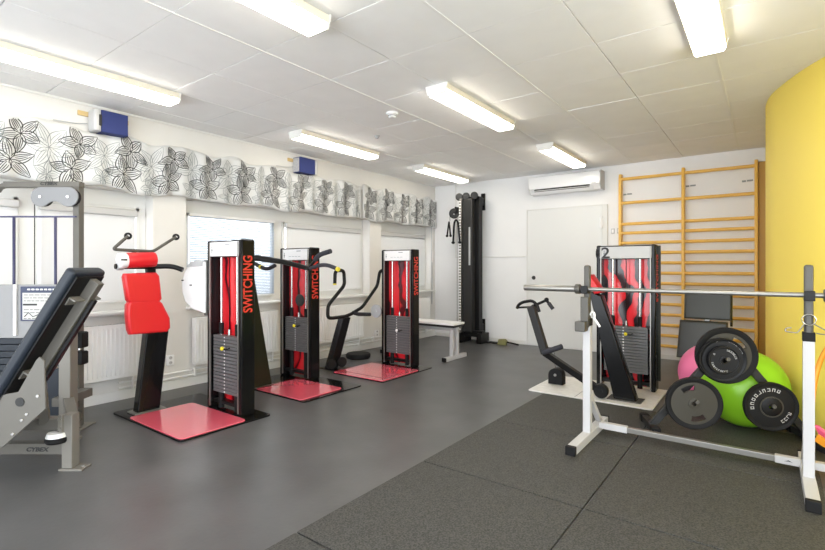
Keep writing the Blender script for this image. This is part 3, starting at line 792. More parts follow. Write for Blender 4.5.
# ---- machine with the long curved bar
t = thing('weight_machine', (-3.8, 3.2, 0), 'weight tower machine with a long curved black bar above its red foot plate', 'weight machine', 'red weight tower machines')
floor_plate('base_plate', -4.42, 2.86, -3.335, 3.62, 0, .012, 'black_gloss', t)
floor_plate('foot_plate', -4.07, 2.865, -3.385, 3.395, .0125, .022, 'red_plate', t, .04)
tower(t, -4.40, -3.885, 3.42, dep=.13, h=1.43, bottom=.012, stack=(.30, .67), plates=15, knob_k=4, tx=.88)
b = MB(); q = Vector((-4.065, 3.425, .86))
b.lathe([(0, -.012), (.06, -.012), (.065, -.006), (.055, 0), (.065, .006), (.06, .012), (0, .012)], q, axis=(0, 1, 0)); b.cyl(q + Vector((0, -.014, 0)), q + Vector((0, .05, 0)), .014); b.cyl(q, q + Vector((0, 0, -.16)), .006); b.build('pulley', 'dark_grey', t)
b = MB(); b.prism([(-4.09, 2.80, .012), (-4.09, 3.085, .012), (-4.06, 2.83, 1.245), (-4.06, 2.73, 1.245)], (-.10, 0, 0), .008); b.build('arm_column', 'olive_black', t)
b = MB(); b.b2((-4.21, 2.875, .012), (-4.05, 3.11, .022), .003); b.build('column_foot', 'steel', t)
Yh = 2.84
hb = [(-4.13, 2.83, 1.25), (-4.13, 2.83, 1.262)]
pb = [aty(246, 258, Yh), aty(258, 258.2, Yh), aty(284, 262, Yh), aty(310, 268.8, Yh)]
b = MB(); b.tube(pb, [.030, .030, .024, .020], seg=14); b.build('curved_bar', 'black_satin', t)
pg = [aty(309, 268.2, Yh), aty(319, 254.8, Yh), aty(330.5, 251.2, Yh)]
b = MB(); b.tube(pg[:2] + [pg[1] + (pg[2] - pg[1]) * .3], .013, smooth=.05); b.build('upper_handle', 'black_satin', t)
b = MB(); b.tube([pg[0] + (pg[1] - pg[0]) * .6, pg[1], pg[2]], .021, smooth=.06); b.build('foam_grip', 'black_foam', t)
pg = [aty(310, 268.5, Yh), aty(320, 265, Yh), aty(328, 265, Yh), aty(337, 268.8, Yh)]
b = MB(); b.tube(pg, .017, smooth=.06); b.build('foam_grip', 'black_foam', t)
b = MB(); b.cyl(pg[3], pg[3] + (pg[3] - pg[2]).normalized() * .02, .019); b.build('grip_ring', 'gold_ring', t)
pg = [aty(252, 262, 2.80), aty(261, 267, 2.80), aty(267, 269.5, 2.80), aty(275, 265.5, 2.80)]
b = MB(); b.tube(pg, .018, smooth=.04); b.build('foam_grip', 'black_foam', t)
b = MB(); b.cyl(pg[1] - Vector((.012, 0, 0)), pg[1] + Vector((.012, 0, -.004)), .021); b.build('grip_ring', 'gold_ring', t)

# ---- machine with two handled arms
t = thing('weight_machine', (-3.7, 4.3, 0), 'weight tower machine with two bent handle arms on a low black column', 'weight machine', 'red weight tower machines')
floor_plate('base_plate', -4.01, 3.85, -3.25, 4.78, 0, .010, 'black_gloss', t)
floor_plate('foot_plate', -4.005, 3.855, -3.27, 4.52, .0105, .020, 'red_plate', t, .02)
tower(t, -3.912, -3.412, 4.60, dep=.13, h=1.435, bottom=.010, stack=(.155, .615), plates=15, knob='white_plastic', knob_k=6, tx=.88)
b = MB(); b.b2((-4.0, 3.95, .0205), (-3.28, 3.956, .0215)); b.build('plate_seam', 'dark_grey', t)
floor_plate('column_plate', -4.36, 3.95, -4.02, 4.22, 0, .010, 'black_gloss', t)
XC = -4.14
b = MB(); b.prism([(XC, 3.93, .01), (XC, 4.07, .01), (XC + .03, 4.26, .60), (XC + .03, 4.14, .63)], (-.09, 0, 0), .008); b.build('arm_column', 'black_satin', t)
for y in (3.915, 4.085):
    b = MB(); b.lathe([(0, -.02), (.05, -.02), (.06, -.01), (.06, .01), (.05, .02), (0, .02)], (XC + .05, y, .085), axis=(1, -.3, 0)); b.build('pivot_disc', 'black_rubber', t)
XA = -4.06
arm = [atx(334.8, 283.5, XA), atx(335.2, 270.6, XA), atx(343.8, 270.3, XA), atx(344.6, 285, XA), atx(328, 305.5, XA), atx(327.6, 317.5, XA), atx(331.5, 318.3, XA), atx(347.8, 316, XA)]
b = MB(); b.tube(arm, .021, smooth=.05); b.build('handle_arm', 'black_satin', t)
arm = [atx(345, 316.5, XA), atx(351, 314.2, XA), atx(362.5, 307, XA), atx(377.4, 285.6, XA), atx(379.8, 271, XA - .02), atx(384.4, 270.2, XA + .06), atx(385, 282.6, XA + .09)]
b = MB(); b.tube(arm, .021, smooth=.05); b.build('handle_arm', 'black_satin', t)
b = MB(); b.tube([atx(353, 312.5, XA), atx(358, 314.2, XA), atx(370, 314.4, XA)], .024, smooth=.03); b.build('foam_grip', 'black_foam', t)
for q in (atx(334.8, 283.5, XA), atx(385, 282.6, XA + .09)):
    b = MB(); b.cyl(q, q - Vector((0, 0, .018)), .022); b.build('grip_ring', 'gold_ring', t)
q = aty(377.5, 311, 4.66)
b = MB(); b.cyl(Vector((q.x, 4.62, q.z)), Vector((q.x, 4.66, q.z)), .085, bev=.01, seg=28); b.cyl(Vector((q.x, 4.612, q.z)), Vector((q.x, 4.63, q.z)), .02); b.build('cam_disc', 'grey_plastic', t)
b = MB(); b.bar((q.x, 4.65, q.z), (-3.92, 4.66, q.z), .03, .05); b.build('cam_axle', 'black_satin', t)

# ---- machine marked with the number, right side
t = thing('weight_machine', (-1.2, 4.8, 0), 'weight tower machine marked 2 on a pale metal base behind the squat stand', 'weight machine', 'red weight tower machines')
floor_plate('base_plate', -1.905, 4.47, -.79, 5.26, 0, .012, 'base_silver', t, .02)
b = MB(); b.b2((-1.45, 4.475, .0122), (-1.446, 5.05, .0128)); b.build('plate_seam', 'dark_grey', t)
tower(t, -1.42, -.868, 5.07, dep=.16, h=1.44, bottom=.012, panel='red_print_dark', stack=(.17, .63), plates=16, knob_k=3, digit='2', tx=.88)
b = MB(); b.b2((-.868, 5.215, .1), (-.848, 5.23, 1.43)); b.build('rear_edge', 'olive_black', t)
b = MB(); b.cyl((-1.425, 5.12, 1.36), (-1.39, 5.12, 1.36), .06, bev=.01); b.build('cam_disc', 'black_satin', t)
Yc = 4.60
b = MB(); b.prism([(-1.135, Yc, .02), (-.945, Yc, .02), (-1.245, Yc, .95), (-1.355, Yc, .99)], (0, .12, 0), .008); b.build('pad_column', 'black_gloss', t)
b = MB(); b.b2((-1.19, Yc - .03, .012), (-.90, Yc + .15, .022), .003); b.build('column_foot', 'steel_dark', t)
b = MB(); b.prism([(-1.40, Yc - .02, 1.135), (-1.34, Yc - .02, 1.15), (-1.235, Yc - .02, .985), (-1.30, Yc - .02, .965)], (0, .16, 0), .015); b.build('head_pad', 'red_vinyl', t)
Ya = 4.68
pe = aty(544.5, 352.5, Ya); pr2 = aty(601, 391, Yc - .05); pt = aty(531, 306, Ya)
b = MB(); b.bar(pe, pr2, .055, .06, .006); b.build('swing_arm', 'black_satin', t)
b = MB(); b.bar(pe + Vector((.01, 0, -.01)), pt, .07, .075, .006); b.build('upper_arm', 'dark_grey', t)
b = MB(); b.lathe([(0, -.03), (.055, -.03), (.065, -.02), (.065, .02), (.055, .03), (0, .03)], (pr2.x, Yc - .045, pr2.z), axis=(.1, -1, 0)); b.lathe([(0, -.034), (.02, -.034), (.02, .034), (0, .034)], (pr2.x, Yc - .045, pr2.z), axis=(.1, -1, 0)); b.build('pivot_disc', 'black_satin', t)
b = MB(); b.tube([aty(543, 352.3, Ya - .06), aty(550, 350.5, Ya - .06), aty(562, 346.5, Ya - .06)], .026, smooth=.04); b.build('foam_grip', 'black_foam', t)
hl = [aty(517, 308.5, Ya - .02), aty(518.5, 304.5, Ya - .02), aty(523, 302, Ya - .02), aty(532, 300.5, Ya - .02), aty(537, 304.5, Ya - .02), aty(539.3, 312, Ya - .02)]
b = MB(); b.tube(hl, .016, smooth=.03); b.build('loop_handle', 'black_satin', t)
b = MB(); b.bar(aty(518, 307.5, Ya), aty(534, 307, Ya), .05, .02, .004); b.build('handle_base', 'black_satin', t)
b = MB(); b.tube([aty(532, 306.3, Ya), aty(540, 303, Ya), aty(546.3, 300.2, Ya), aty(549.5, 304, Ya), aty(553, 309, Ya)], .014, smooth=.02, m='black_satin'); b.tube([aty(548.7, 303, Ya), aty(553, 309, Ya)], .019, m='black_foam'); b.ball(aty(546.5, 299.8, Ya), .024, m='black_satin', seg=14); b.build('side_handle', None, t)
q = aty(556.5, 386, 4.86)
b = MB(); cxw = q.x
arch = [(cxw - .075, 4.82, .013), (cxw + .075, 4.82, .013)] + [(cxw + .075 * math.cos(a * PI / 10), 4.82, .105 + .07 * math.sin(a * PI / 10)) for a in range(11)]
b.prism(arch, (0, .10, 0), .006); b.build('counter_weight', 'black_rubber', t)
b = MB(); b.cyl((cxw, 4.819, .11), (cxw, 4.812, .11), .014, seg=12); b.build('weight_bolt', 'steel', t)
b = MB(); b.tube([(cxw, 4.85, .17), (cxw - .01, 4.82, .24), (cxw + .03, 4.72, .36)], .003, seg=6, smooth=.03); b.build('wire', 'steel_dark', t)

# ================================================================== GREY CABLE MACHINE (left edge)
FR = Matrix.Rotation(YAW, 4, 'Z')
def Lc(px, py, w): return Vector(((px - CX) / F * w, w, H - (py - HY) / F * w))
base = FR @ Vector((-2.6, 3.1, 0))
t = thing('cable_machine', base, 'silver grey pulley machine with a tilted navy bench pad and bare cable', 'weight machine', rz=YAW)
def cb(): return MB(FR)
WR = 3.65
lx = Lc(78.5, 0, WR).x
b = cb(); b.b2((lx - .024, WR - .03, 0.008), (lx + .024, WR + .03, 1.86), .006); b.build('rear_upright', 'silver_paint', t)
b = cb(); b.tube([Vector((lx - .615, WR, 1.80)), Vector((lx - .585, WR, 1.842)), Vector((lx - .45, WR, 1.845))], .022, smooth=.05, seg=10); b.b2((lx - .55, WR - .032, 1.825), (lx + .028, WR + .03, 1.868), .004); b.build('top_beam', 'silver_paint', t)
text_part('lettering', 'CYBEX', .034, FR @ axes((lx - .27, WR - .0335, 1.840), (1, 0, 0), (0, 0, 1)), 'black_ink', t, shear=.25, bold=.0012, sx=1.25)
# pulley cover: two discs joined by a waist
ca, cb_ = Lc(40.5, 196.8, 3.58), Lc(68, 196.8, 3.58); rr = .074
pts = []
for k in range(13): a = PI / 2 + k * PI / 12 * 1.25; pts.append((ca.x + rr * math.cos(a), ca.y, ca.z + rr * math.sin(a)))
mid = (ca + cb_) / 2
pts += [(mid.x - .02, ca.y, mid.z - .035), (mid.x + .02, ca.y, mid.z - .035)]
for k in range(13): a = -PI * .75 + k * PI / 12 * 1.25; pts.append((cb_.x + rr * math.cos(a), ca.y, cb_.z + rr * math.sin(a)))
b = cb(); b.prism(pts, (0, .012, 0), .002, seg=1, m='pulley_grey')
for q in (ca, cb_): b.cyl((q.x, q.y - .008, q.z), (q.x, q.y + .06, q.z), .010, seg=12, m='chrome')
b.build('pulley_cover', None, t)
for q in (ca, cb_):
    b = cb(); b.cyl((q.x, q.y + .02, q.z), (q.x, q.y + .045, q.z), rr * .92, seg=28); b.build('pulley_wheel', 'black_rubber', t)
q = Lc(34, 0, 3.6); b = cb(); b.cyl((q.x, 3.605, .66), (q.x, 3.605, ca.z), .0035, seg=8); b.build('cable', 'dark_grey', t)
for px in (14, 55.5):
    q = Lc(px, 217, 3.5); b = cb(); b.cyl((q.x, 3.5, .64), (q.x, 3.5, q.z), .0095, seg=10); b.build('guide_rod', 'rod_navy', t)
q = Lc(0, 217, 3.5); b = cb(); b.b2((q.x - .1, 3.492, q.z - .004), (Lc(76, 0, 3.5).x, 3.508, q.z + .008)); b.build('rod_brace', 'rod_navy', t)
a0 = Lc(-20, 284.5, 3.41); a1 = Lc(61, 338, 3.41)
b = cb(); b.b2((a0.x, 3.405, a1.z), (a1.x, 3.425, a0.z), .004); b.build('shroud', 'shroud_grey', t)
q = Lc(14.5, 285, 3.39); b = cb(); b.b2((q.x - .010, 3.388, a1.z + .02), (q.x + .010, 3.4045, a0.z), .003); b.build('shroud_rail', 'white_plastic', t)
c0_, c1_ = Lc(20, 286.5, 3.39), Lc(56, 321, 3.39)
b = cb(); b.b2((c0_.x, 3.393, c1_.z), (c1_.x, 3.4045, c0_.z), .002); o = b.build('instruction_placard', 'navy_print', t)
b = cb(); b.b2((c0_.x + .016, 3.3915, c1_.z + .01), (c1_.x - .012, 3.394, c0_.z - .045)); o2 = b.build('sheet', 'paper', o)
b = cb()
rnd = random.Random(5)
for k in range(9):
    z = c0_.z - .062 - k * .021; x = c0_.x + .025
    while x < c1_.x - .03:
        wd = rnd.uniform(.012, .04)
        if k not in (3, 4, 7): b.b2((x, 3.3905, z), (min(x + wd, c1_.x - .02), 3.3925, z + .004))
        x += wd + .008
b.b2((c0_.x + .02, 3.3905, c0_.z - .135), (c0_.x + .12, 3.3925, c0_.z - .122)); b.tube([(c0_.x + .03, 3.391, c1_.z + .03), (c0_.x + .06, 3.391, c1_.z + .06), (c0_.x + .09, 3.391, c1_.z + .03), (c0_.x + .14, 3.391, c1_.z + .05)], .003, seg=6); b.build('printed_marks', 'black_ink', o)
b = cb()
for k in range(7): b.b2((c0_.x + .05 + k * .03, 3.3915, c0_.z - .026), (c0_.x + .07 + k * .03, 3.394, c0_.z - .016))
b.build('header_marks', 'white_text', o)
# dark weight stack behind
zt_ = a1.z; n = 12; ph = (zt_ - .14) / n
for k in range(n):
    b = cb(); b.b2((Lc(-18, 0, 3.43).x, 3.43, .14 + k * ph), (Lc(31, 0, 3.43).x, 3.54, .14 + (k + 1) * ph - .004), .004); b.build('weight_plate', 'navy_vinyl', t)
b = cb(); b.b2((Lc(47, 0, 3.5).x, 3.46, .13), (Lc(63, 0, 3.5).x, 3.52, .80), .004); b.build('dark_panel', 'navy_vinyl', t)
WF = 3.35
q = Lc(68.5, 0, WF); b = cb(); b.b2((q.x - .042, WF - .04, .02), (q.x + .04, WF + .04, .98), .006); b.build('front_upright', 'silver_light', t)
b = cb(); b.b2((q.x - .055, WF - .06, 0), (q.x + .055, WF + .06, .02), .003); b.build('upright_foot', 'silver_light', t)
b = cb(); b.b2((q.x - .03, WF, .24), (lx + .02, WR, .30), .004); b.build('cross_member', 'silver_paint', t)
b = cb(); b.bar((q.x, WF, .10), (lx, WR, .10), .05, .06, .004); b.build('foot_member', 'silver_paint', t)
b = cb(); b.b2((lx - .06, WR - .09, 0), (lx + .075, WR + .09, .01), .002); b.cyl((lx + .045, WR - .05, .01), (lx + .045, WR - .05, .022), .01, seg=8); b.build('foot_plate', 'silver_light', t)
for z0, z1 in ((.49, .56), (.615, .735)):
    b = cb(); b.b2((lx + .03, WR - .10, z0 if z0 > .6 else .49), (lx + .095, WR - .02, z1 if z1 > .6 else .59), .012); b.build('rubber_stop', 'black_rubber', t)
b = cb(); b.cyl((lx + .05, WR - .06, .55), (lx + .05, WR - .06, .65), .012, seg=10); b.build('stop_bolt', 'chrome', t)
# front foot and rails
W1 = 2.90
q = Lc(71, 0, W1); zt_ = Lc(0, 413, W1).z
b = cb(); b.b2((q.x - .034, W1 - .034, .012), (q.x + .030, W1 + .034, zt_), .005); b.build('front_post', 'silver_light', t)
b = cb(); b.b2((q.x - .045, W1 - .045, 0), (q.x + .095, W1 + .045, .012), .002); b.cyl((q.x + .075, W1, .012), (q.x + .075, W1, .02), .012, seg=8); b.build('foot_plate', 'silver_light', t)
b = cb(); b.b2((q.x - 1.3, W1 - .03, .095), (q.x - .03, W1 + .03, .160), .004); b.build('lower_rail', 'silver_paint', t)
text_part('lettering', 'CYBEX', .034, FR @ axes((Lc(30, 0, W1).x, W1 - .0315, .115), (1, 0, 0), (0, 0, 1)), 'black_ink', t, shear=.25, bold=.0012, sx=1.25)
b = cb(); b.b2((q.x - .9, W1 - .02, .235), (q.x - .0, W1 + .05, .305), .004); b.build('upper_rail', 'silver_paint', t)
b = cb(); b.bar((q.x - .02, W1 + .04, .29), (Lc(68.5, 0, WF).x, WF, .29), .06, .05, .004); b.build('cross_member', 'silver_paint', t)
b = cb(); b.b2((q.x - .045, W1 - .048, zt_ - .10), (q.x - .02, W1 - .028, zt_), .002)
for z in (zt_ - .025, zt_ - .075): b.cyl((q.x - .035, W1 - .055, z), (q.x - .035, W1 - .04, z), .009, seg=8)
b.build('joint_plate', 'silver_light', t)
k = Lc(57, 437, W1 - .03)
b = cb(); b.lathe([(0, -.03), (.055, -.03), (.062, -.02), (.062, .0), (.05, .004), (0, .004)], k, axis=(0, 0, 1), m='black_rubber'); b.lathe([(0, .004), (.058, .004), (.05, .028), (0, .032)], k, axis=(0, 0, 1), m='white_plastic'); b.build('foot_pad', None, t)
# gusset plate
WG = 2.60
gp = [Lc(x, y, WG) for x, y in [(-70, 408), (18, 392), (36, 360), (39, 357), (44, 361), (45.5, 409), (3, 447), (-70, 470)]]
b = cb(); b.prism(gp, (0, .012, 0), .002, seg=1); b.build('gusset_plate', 'silver_paint', t)
b = cb()
for x, y in ((27, 414), (22, 420), (13, 434), (38, 396)): p_ = Lc(x, y, WG); b.cyl((p_.x, p_.y - .006, p_.z), (p_.x, p_.y + .01, p_.z), .008, seg=8)
b.build('bolts', 'chrome', t)
p_ = Lc(20, 402, WG); b = cb(); b.cyl((p_.x, WG - .004, p_.z), (p_.x, WG + .03, p_.z), .024, seg=18); b.build('pivot_hole', 'black_ink', t)
# bench pad
Pt = Lc(66, 266, 2.58); Pd = Lc(0, 372, 2.58); d_ = (Pt - Pd).normalized(); Pb = Pd - d_ * .42
nr = Vector((d_.z, 0, -d_.x))
c = (Pt + Pb) / 2 + nr * .032 + Vector((0, .135, 0))
R = Matrix((d_, Vector((0, 1, 0)), d_.cross(Vector((0, 1, 0))))).transposed()
b = cb(); b.box(c, ((Pt - Pb).length, .27, .064), R, .022, seg=4); b.build('bench_pad', 'navy_vinyl', t)
b = cb(); b.box(c + nr * .036, ((Pt - Pb).length * .95, .23, .012), R, .004); b.build('pad_board', 'black_satin', t)
f0 = Pt + nr * .095 + Vector((0, .16, 0)) - d_ * .04; f1 = f0 - d_ * .62
b = cb(); b.bar(f0, f1, .055, .07, .005, up=nr); b.build('pad_frame', 'silver_paint', t)
for s in (.12, .60):
    k = Pt + nr * .075 + Vector((0, .16, 0)) - d_ * (s + .06)
    b = cb(); b.box(k, (.05, .22, .012), R, .002); b.box(k + nr * .02 + d_ * .02, (.01, .22, .04), R, .002); b.build('pad_bracket', 'silver_light', t)
b = cb(); b.bar(f0 - d_ * .1 + nr * .05, f0 - d_ * .64 + nr * .05, .03, .02, .003, up=nr); b.build('adjuster_bar', 'black_satin', t)
b = cb(); b.bar(f1 + Vector((0, 0, 0)), Vector((Lc(45, 0, W1).x, W1, .28)), .05, .05, .004); b.build('pad_strut', 'silver_paint', t)

# ================================================================== SQUAT STAND WITH BARBELL
t = thing('squat_stand', (-.42, 3.43, MT), 'white and grey steel squat stand with two uprights joined by a low tube', 'squat stand')
YR = 3.43
xs = (-1.02, .178)
for k, x in enumerate(xs):
    b = MB(); b.b2((x - .03, 3.08, MT), (x + .03, 3.86, MT + .055), .004, m='white_steel')
    for y in (3.06, 3.862): b.b2((x - .032, y, MT), (x + .032, y + .035 if y < 3.5 else y + .02, MT + .058), .004, m='black_rubber')
    b.build('foot', None, t)
    b = MB(); b.b2((x - .026, YR - .026, MT + .05), (x + .026, YR + .026, .83), .004); b.build('upright', 'white_steel', t)
    b = MB(); b.b2((x - .028, YR - .028, .81), (x + .028, YR + .028, .86), .003); b.build('sleeve', 'black_rubber', t)
    b = MB(); b.b2((x - .021, YR - .021, .84), (x + .021, YR + .021, 1.232), .012); b.build('telescopic_tube', 'steel_dark', t)
    b = MB(); b.b2((x - .024, YR - .075, 1.036), (x + .024, YR - .02, 1.052), .003); b.b2((x - .024, YR - .085, 1.036), (x + .024, YR - .073, 1.091), .003); b.build('bar_hook', 'black_satin', t)
    b = MB(); b.bar((x, YR + .02, .32), (x, YR + .30, MT + .05), .04, .03, .003); b.build('brace', 'white_steel', t)
b = MB(); x = xs[0]; b.b2((x - .032, YR - .058, .80), (x + .022, YR - .024, 1.012), .004, m='steel_dark'); b.b2((x - .055, YR - .11, .775), (x + .015, YR - .03, .845), .006, m='steel_dark'); b.build('safety_catch', None, t)
zc = MT + .06
for xa, xb in ((-.99, -.80), (.03, .15), (.2, .42)):
    b = MB(); b.b2((xa, 3.60, zc - .022), (xb, 3.645, zc + .022), .003); b.build('tube_socket', 'white_steel', t)
b = MB(); b.b2((-.80, 3.604, zc - .018), (.03, 3.641, zc + .018), .003); b.build('cross_tube', 'steel', t)
b = MB(); b.prism([(.075, 3.5985, zc - .004), (.095, 3.5985, zc + .006), (.115, 3.5985, zc - .004), (.095, 3.5985, zc - .001)], (0, .002, 0)); b.build('printed_mark', 'black_ink', t)

yb_ = YR - .05; zb_ = 1.052 + .0145
t = thing('barbell', (-.4, yb_, zb_), 'long steel barbell without plates resting across the squat stand', 'barbell')
b = MB(); b.cyl((-1.08, yb_, zb_), (.26, yb_, zb_), .0140, seg=20); b.build('shaft', 'steel', t)
for s, (a, c) in enumerate(((-1.468, -1.070), (.255, .653))):
    b = MB(); b.cyl((a, yb_, zb_), (c, yb_, zb_), .0225, seg=24, bev=.003); b.build('sleeve', 'steel', t)
    q = c if s == 0 else a
    b = MB(); b.cyl((q - .018, yb_, zb_), (q + .018, yb_, zb_), .034, seg=24, bev=.005); b.build('collar', 'steel_dark', t)

# spring clips hanging on the uprights
def clip(p, label, flip=1):
    t = thing('spring_clip', p, label, 'clip'); p = Vector(p)
    b = MB(); pts = []
    for k in range(33):
        a = 2 * PI * k / 16; pts.append(p + Vector((.030 * math.cos(a), -.033 + .0035 * k / 16, .030 * math.sin(a))))
    b.tube(pts, .0035, seg=6); b.build('coil', 'chrome', t)
    b = MB(); b.tube([p + Vector((-.02, -.035, -.022)), p + Vector((-.05, -.04, -.075)), p + Vector((-.105, -.04, -.07)), p + Vector((-.10, -.04, -.05)), p + Vector((-.075, -.04, -.048))], .0035, seg=6, smooth=.012); b.build('grip_wire', 'steel', t)
    b = MB(); b.tube([p + Vector((.02, -.035, -.02)), p + Vector((.075, -.04, -.055)), p + Vector((.07, -.04, -.075)), p + Vector((.03, -.04, -.07))], .0035, seg=6, smooth=.012); b.build('grip_wire', 'steel', t)
clip((.178, YR, .93), 'wire spring clip hooked on the squat stand upright in front of the yellow wall')
p = Vector((-.985, YR - .02, .865))
t = thing('spring_clip', p, 'white plastic coated clip on the squat stand upright beside the numbered tower', 'clip')
b = MB(); b.tube([p + Vector((-.008, -.006, .02)), p + Vector((0, -.012, .045)), p + Vector((.022, -.012, .04)), p + Vector((.022, -.012, .0)), p + Vector((.02, -.012, -.012))], .007, seg=8, smooth=.015); b.build('hook', 'white_plastic', t)
b = MB(); b.tube([p + Vector((.018, -.012, .005)), p + Vector((.058, -.012, -.055))], .008, seg=8); b.build('lever', 'white_plastic', t)

# ================================================================== WEIGHT TREE AND PLATES
ax = Vector((.92, .392, 0)).normalized(); nf = Vector((ax.y, -ax.x, 0))      # frame direction, facing direction
C0 = Vector((-.235, 4.10, MT))
def T(u, v, z): return C0 + ax * u + nf * v + Vector((0, 0, z))
t = thing('plate_tree', C0, 'low black A shaped weight plate stand on the mats before the exercise balls', 'weight stand')
apex = .66
for s in (-1, 1):
    b = MB(); b.bar(T(s * .50, 0, .04), T(s * .012, 0, apex), .05, .045, .004, up=nf); b.build('leg', 'dark_grey', t)
    b = MB(); b.bar(T(s * .50, .10, .03), T(s * .50, -.22, .03), .05, .05, .006); b.build('foot_bar', 'dark_grey', t)
    for v in (.10, -.22):
        b = MB(); b.bar(T(s * .50, v - .035, .03), T(s * .50, v + .035, .03), .062, .06, .008); b.build('rubber_foot', 'black_rubber', t)
    b = MB(); b.cyl(T(s * .235, .135, .262), T(s * .235, -.02, .262), .013, seg=14); b.build('peg', 'steel_dark', t)
b = MB(); b.cyl(T(-.05, .155, .575), T(-.05, -.02, .575), .013, seg=14); b.build('peg', 'steel_dark', t)

def wplate(c, r, th, label, rim=.016, holes=False, lip=True, m='plate_iron', rimm='black_rubber', text=False, hub=.035, mm='black_rubber'):
    """disc with a raised rim and hub; axis along the facing direction"""
    t = thing('weight_plate', c - Vector((0, 0, r)), label, 'weight plate', 'weight plates on the stand')
    R = Matrix((ax, Vector((0, 0, 1)), nf)).transposed()
    M = R.to_4x4(); M.translation = c
    b = MB(M)
    n = 64; hs = th / 2
    # web with optional holes, meshed as a polar grid
    rings = [.016, hub, r * .40, r * .50, r * .60, r * .70, r - rim * 1.6]
    def hole(rad, a):
        if not holes: return False
        for h0 in holes:
            d = (math.degrees(a) - h0 + 180) % 360 - 180
            if r * .50 - 1e-4 <= rad <= r * .70 - 1e-4 and abs(d) < 24: return True
        return False
    grid = {}
    for side in (1, -1):
        for i, rad in enumerate(rings):
            for k in range(n):
                a = 2 * PI * (k + .5) / n; grid[(side, i, k)] = b.bm.verts.new(M @ Vector((rad * math.cos(a), rad * math.sin(a), side * hs * .55)))
    b._mi(m)
    def isup(i, k):
        a = 2 * PI * (k + 1) / n
        return i < 0 or i >= len(rings) - 1 or not hole(rings[i], a)
    for i in range(len(rings) - 1):
        for k in range(n):
            if not isup(i, k): continue
            k2 = (k + 1) % n
            for side in (1, -1):
                q = [grid[(side, i, k)], grid[(side, i, k2)], grid[(side, i + 1, k2)], grid[(side, i + 1, k)]]
                b.bm.faces.new(q if side > 0 else q[::-1])
            for (ii, kk, va, vb) in ((i - 1, k, (i, k), (i, k2)), (i + 1, k, (i + 1, k), (i + 1, k2)), (i, (k - 1) % n, (i, k), (i + 1, k)), (i, k2, (i, k2), (i + 1, k2))):
                if 0 <= ii < len(rings) - 1 and not isup(ii, kk):
                    b.bm.faces.new([grid[(1, *va)], grid[(1, *vb)], grid[(-1, *vb)], grid[(-1, *va)]])
    bmesh.ops.recalc_face_normals(b.bm, faces=b.bm.faces[:])
    b.build('disc', None, t)
    b = MB(); b.lathe([(r - rim * 2, -hs * .6), (r - rim, -hs), (r - .003, -hs), (r, -hs + .004), (r, hs - .004), (r - .003, hs), (r - rim, hs), (r - rim * 2, hs * .6), (r - rim * 2, -hs * .6)], c, axis=nf, seg=56); b.build('rim', rimm, t)
    b = MB(); b.lathe([(.0165, -hs), (hub, -hs), (hub, hs * .9), (hub - .006, hs), (.0165, hs), (.0165, -hs)], c, axis=nf, seg=32); b.build('hub', m, t)
    return t, M, hs
def arc_marks(t, M, r, a0, a1, n, h, z, m='light_grey', w=.010, name='raised_lettering'):
    b = MB(M); rnd = random.Random(int(r * 1000) + n)
    for k in range(n):
        a = math.radians(a0 + (a1 - a0) * (k + .5) / n)
        er = Vector((math.cos(a), math.sin(a), 0)); et = Vector((-er.y, er.x, 0)); c = er * r + Vector((0, 0, z))
        R = Matrix((et, er, Vector((0, 0, 1)))).transposed()
        # blocky letter-like strokes
        kind = rnd.randrange(4); st = h * .17
        b.box(c - et * (w * .38), (st, h, .002), R)
        if kind in (0, 2): b.box(c + et * (w * .38), (st, h, .002), R)
        if kind != 3: b.box(c + er * (h * .39), (w, st, .002), R)
        if kind in (1, 2, 3): b.box(c - er * (h * .39), (w, st, .002), R)
    b.build(name, m, t)
cT = T(-.03, .055, .585)
wplate(cT, .198, .034, 'largest grey weight plate with a black rim, rearmost on the top peg', rim=.02, holes=(48,), m='plate_iron')
c2 = T(-.068, .098, .562); 
tt, M, hs = wplate(c2, .150, .030, 'medium black weight plate with white lettering on the top peg', rim=.010, m='black_satin', rimm='black_satin', hub=.04)
arc_marks(tt, M, .136, 20, 75, 8, .014, hs * .6, w=.010); arc_marks(tt, M, .136, 100, 112, 1, .014, hs * .6)
c3 = T(-.072, .132, .562)
tt, M, hs = wplate(c3, .098, .026, 'smallest black weight plate with a ring of white lettering, front of the top peg', rim=.007, m='black_satin', rimm='black_satin', hub=.028)
arc_marks(tt, M, .075, 10, 80, 7, .012, hs * .6, w=.009); arc_marks(tt, M, .075, 190, 290, 10, .011, hs * .6, w=.008); arc_marks(tt, M, .075, 140, 150, 1, .012, hs * .6)
cL = T(-.250, .10, .245)
tt, M, hs = wplate(cL, .183, .036, 'grey weight plate with two oval hand holes, hanging low on the left peg', rim=.017, holes=(110, 285), m='plate_iron')
cR = T(.225, .10, .255)
tt, M, hs = wplate(cR, .165, .036, 'black weight plate with worn white lettering, hanging on the right peg beside the rack', rim=.012, m='black_satin', rimm='black_rubber', hub=.062)
arc_marks(tt, M, .115, 60, 195, 9, .022, hs * .6, w=.018); arc_marks(tt, M, .116, 300, 345, 4, .020, hs * .6, w=.015)
b = MB(M); b.lathe([(.064, hs * .9), (.072, hs * .9), (.072, hs * 1.0), (.064, hs * 1.0), (.064, hs * .9)], (0, 0, 0)); b.build('ring', 'plate_iron', tt)

# exercise balls
b = MB(); b.ball((-.150, 4.455, MT + .287), .289, seg=56); o = mesh_thing('exercise_ball', b, None, 'large lime green exercise ball between the weight plates and the yellow wall', 'exercise ball', 'exercise balls')
o.data.materials.append(MATS['green_ball'])
b = MB(); b.ball((-.40, 5.0, .27), .27, seg=56); o = mesh_thing('exercise_ball', b, None, 'pink exercise ball half hidden behind the weight plates', 'exercise ball', 'exercise balls')
o.data.materials.append(MATS['pink_ball'])

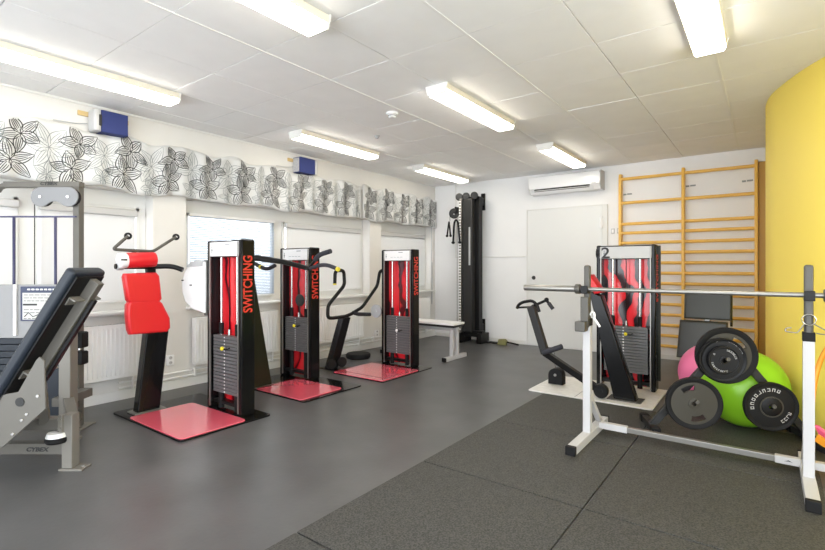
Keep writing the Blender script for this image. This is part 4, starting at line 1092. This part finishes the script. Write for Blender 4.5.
# things at the right edge, by the foot of the yellow wall
t = thing('orange_hoop', (.33, 4.12, MT), 'orange tube leaning against the yellow wall behind the right squat stand upright', 'tube')
b = MB(); b.tube([(.40, 4.06, .86), (.34, 4.11, .76), (.275, 4.13, .62), (.245, 4.12, .48), (.225, 4.05, .30), (.205, 3.98, MT + .016)], .015, smooth=.08, seg=12); b.build('tube', 'orange_tube', t)
t = thing('step_board', (.42, 3.98, MT), 'tilted pink and yellow edged black board at the foot of the yellow wall', 'board')
b = MB(); b.prism([(.235, 4.02, .20), (.26, 4.02, .20), (.50, 3.86, .03), (.30, 4.02, .05)], (.0, .02, 0)); b.build('pink_edge', 'pink_rubber', t)
b = MB(); b.bar((.245, 3.98, .135), (.46, 3.82, .015 + MT), .02, .05, .004); b.build('yellow_edge', 'orange_tube', t)
b = MB(); b.bar((.245, 3.965, .085), (.42, 3.83, .025 + MT), .03, .04, .004); b.cyl((.262, 3.91, .035), (.30, 3.88, .035), .024, m='black_rubber'); b.build('black_base', 'black_rubber', t) if False else None
b = MB(); b.bar((.25, 3.965, .080), (.42, 3.83, .03 + MT), .03, .035, .004); b.build('black_base', 'black_rubber', t)

# ================================================================== LIGHT, CAMERA, VIEW
wd = bpy.data.worlds.new('World'); sc.world = wd; wd.use_nodes = True
bg = wd.node_tree.nodes['Background']; bg.inputs['Color'].default_value = (.90, .95, 1.0, 1); bg.inputs['Strength'].default_value = 2.75

cam = bpy.data.cameras.new('Camera'); co = bpy.data.objects.new('Camera', cam); COL.objects.link(co)
co.location = (0, 0, H); co.rotation_euler = (PI / 2, 0, YAW)
cam.sensor_fit = 'HORIZONTAL'; cam.sensor_width = 36; cam.lens = F / 825 * 36; cam.shift_y = -(275 - HY) / 825
cam.clip_start = .05
sc.camera = co
sc.view_settings.view_transform = 'Standard'; sc.view_settings.look = 'None'; sc.view_settings.gamma = 1; sc.view_settings.use_curve_mapping = False
sc.view_settings.exposure = 1.1
sc.cycles.max_bounces = 8; sc.cycles.diffuse_bounces = 5; sc.cycles.transparent_max_bounces = 8
sc.cycles.use_denoising = True; sc.cycles.sample_clamp_indirect = 6.0
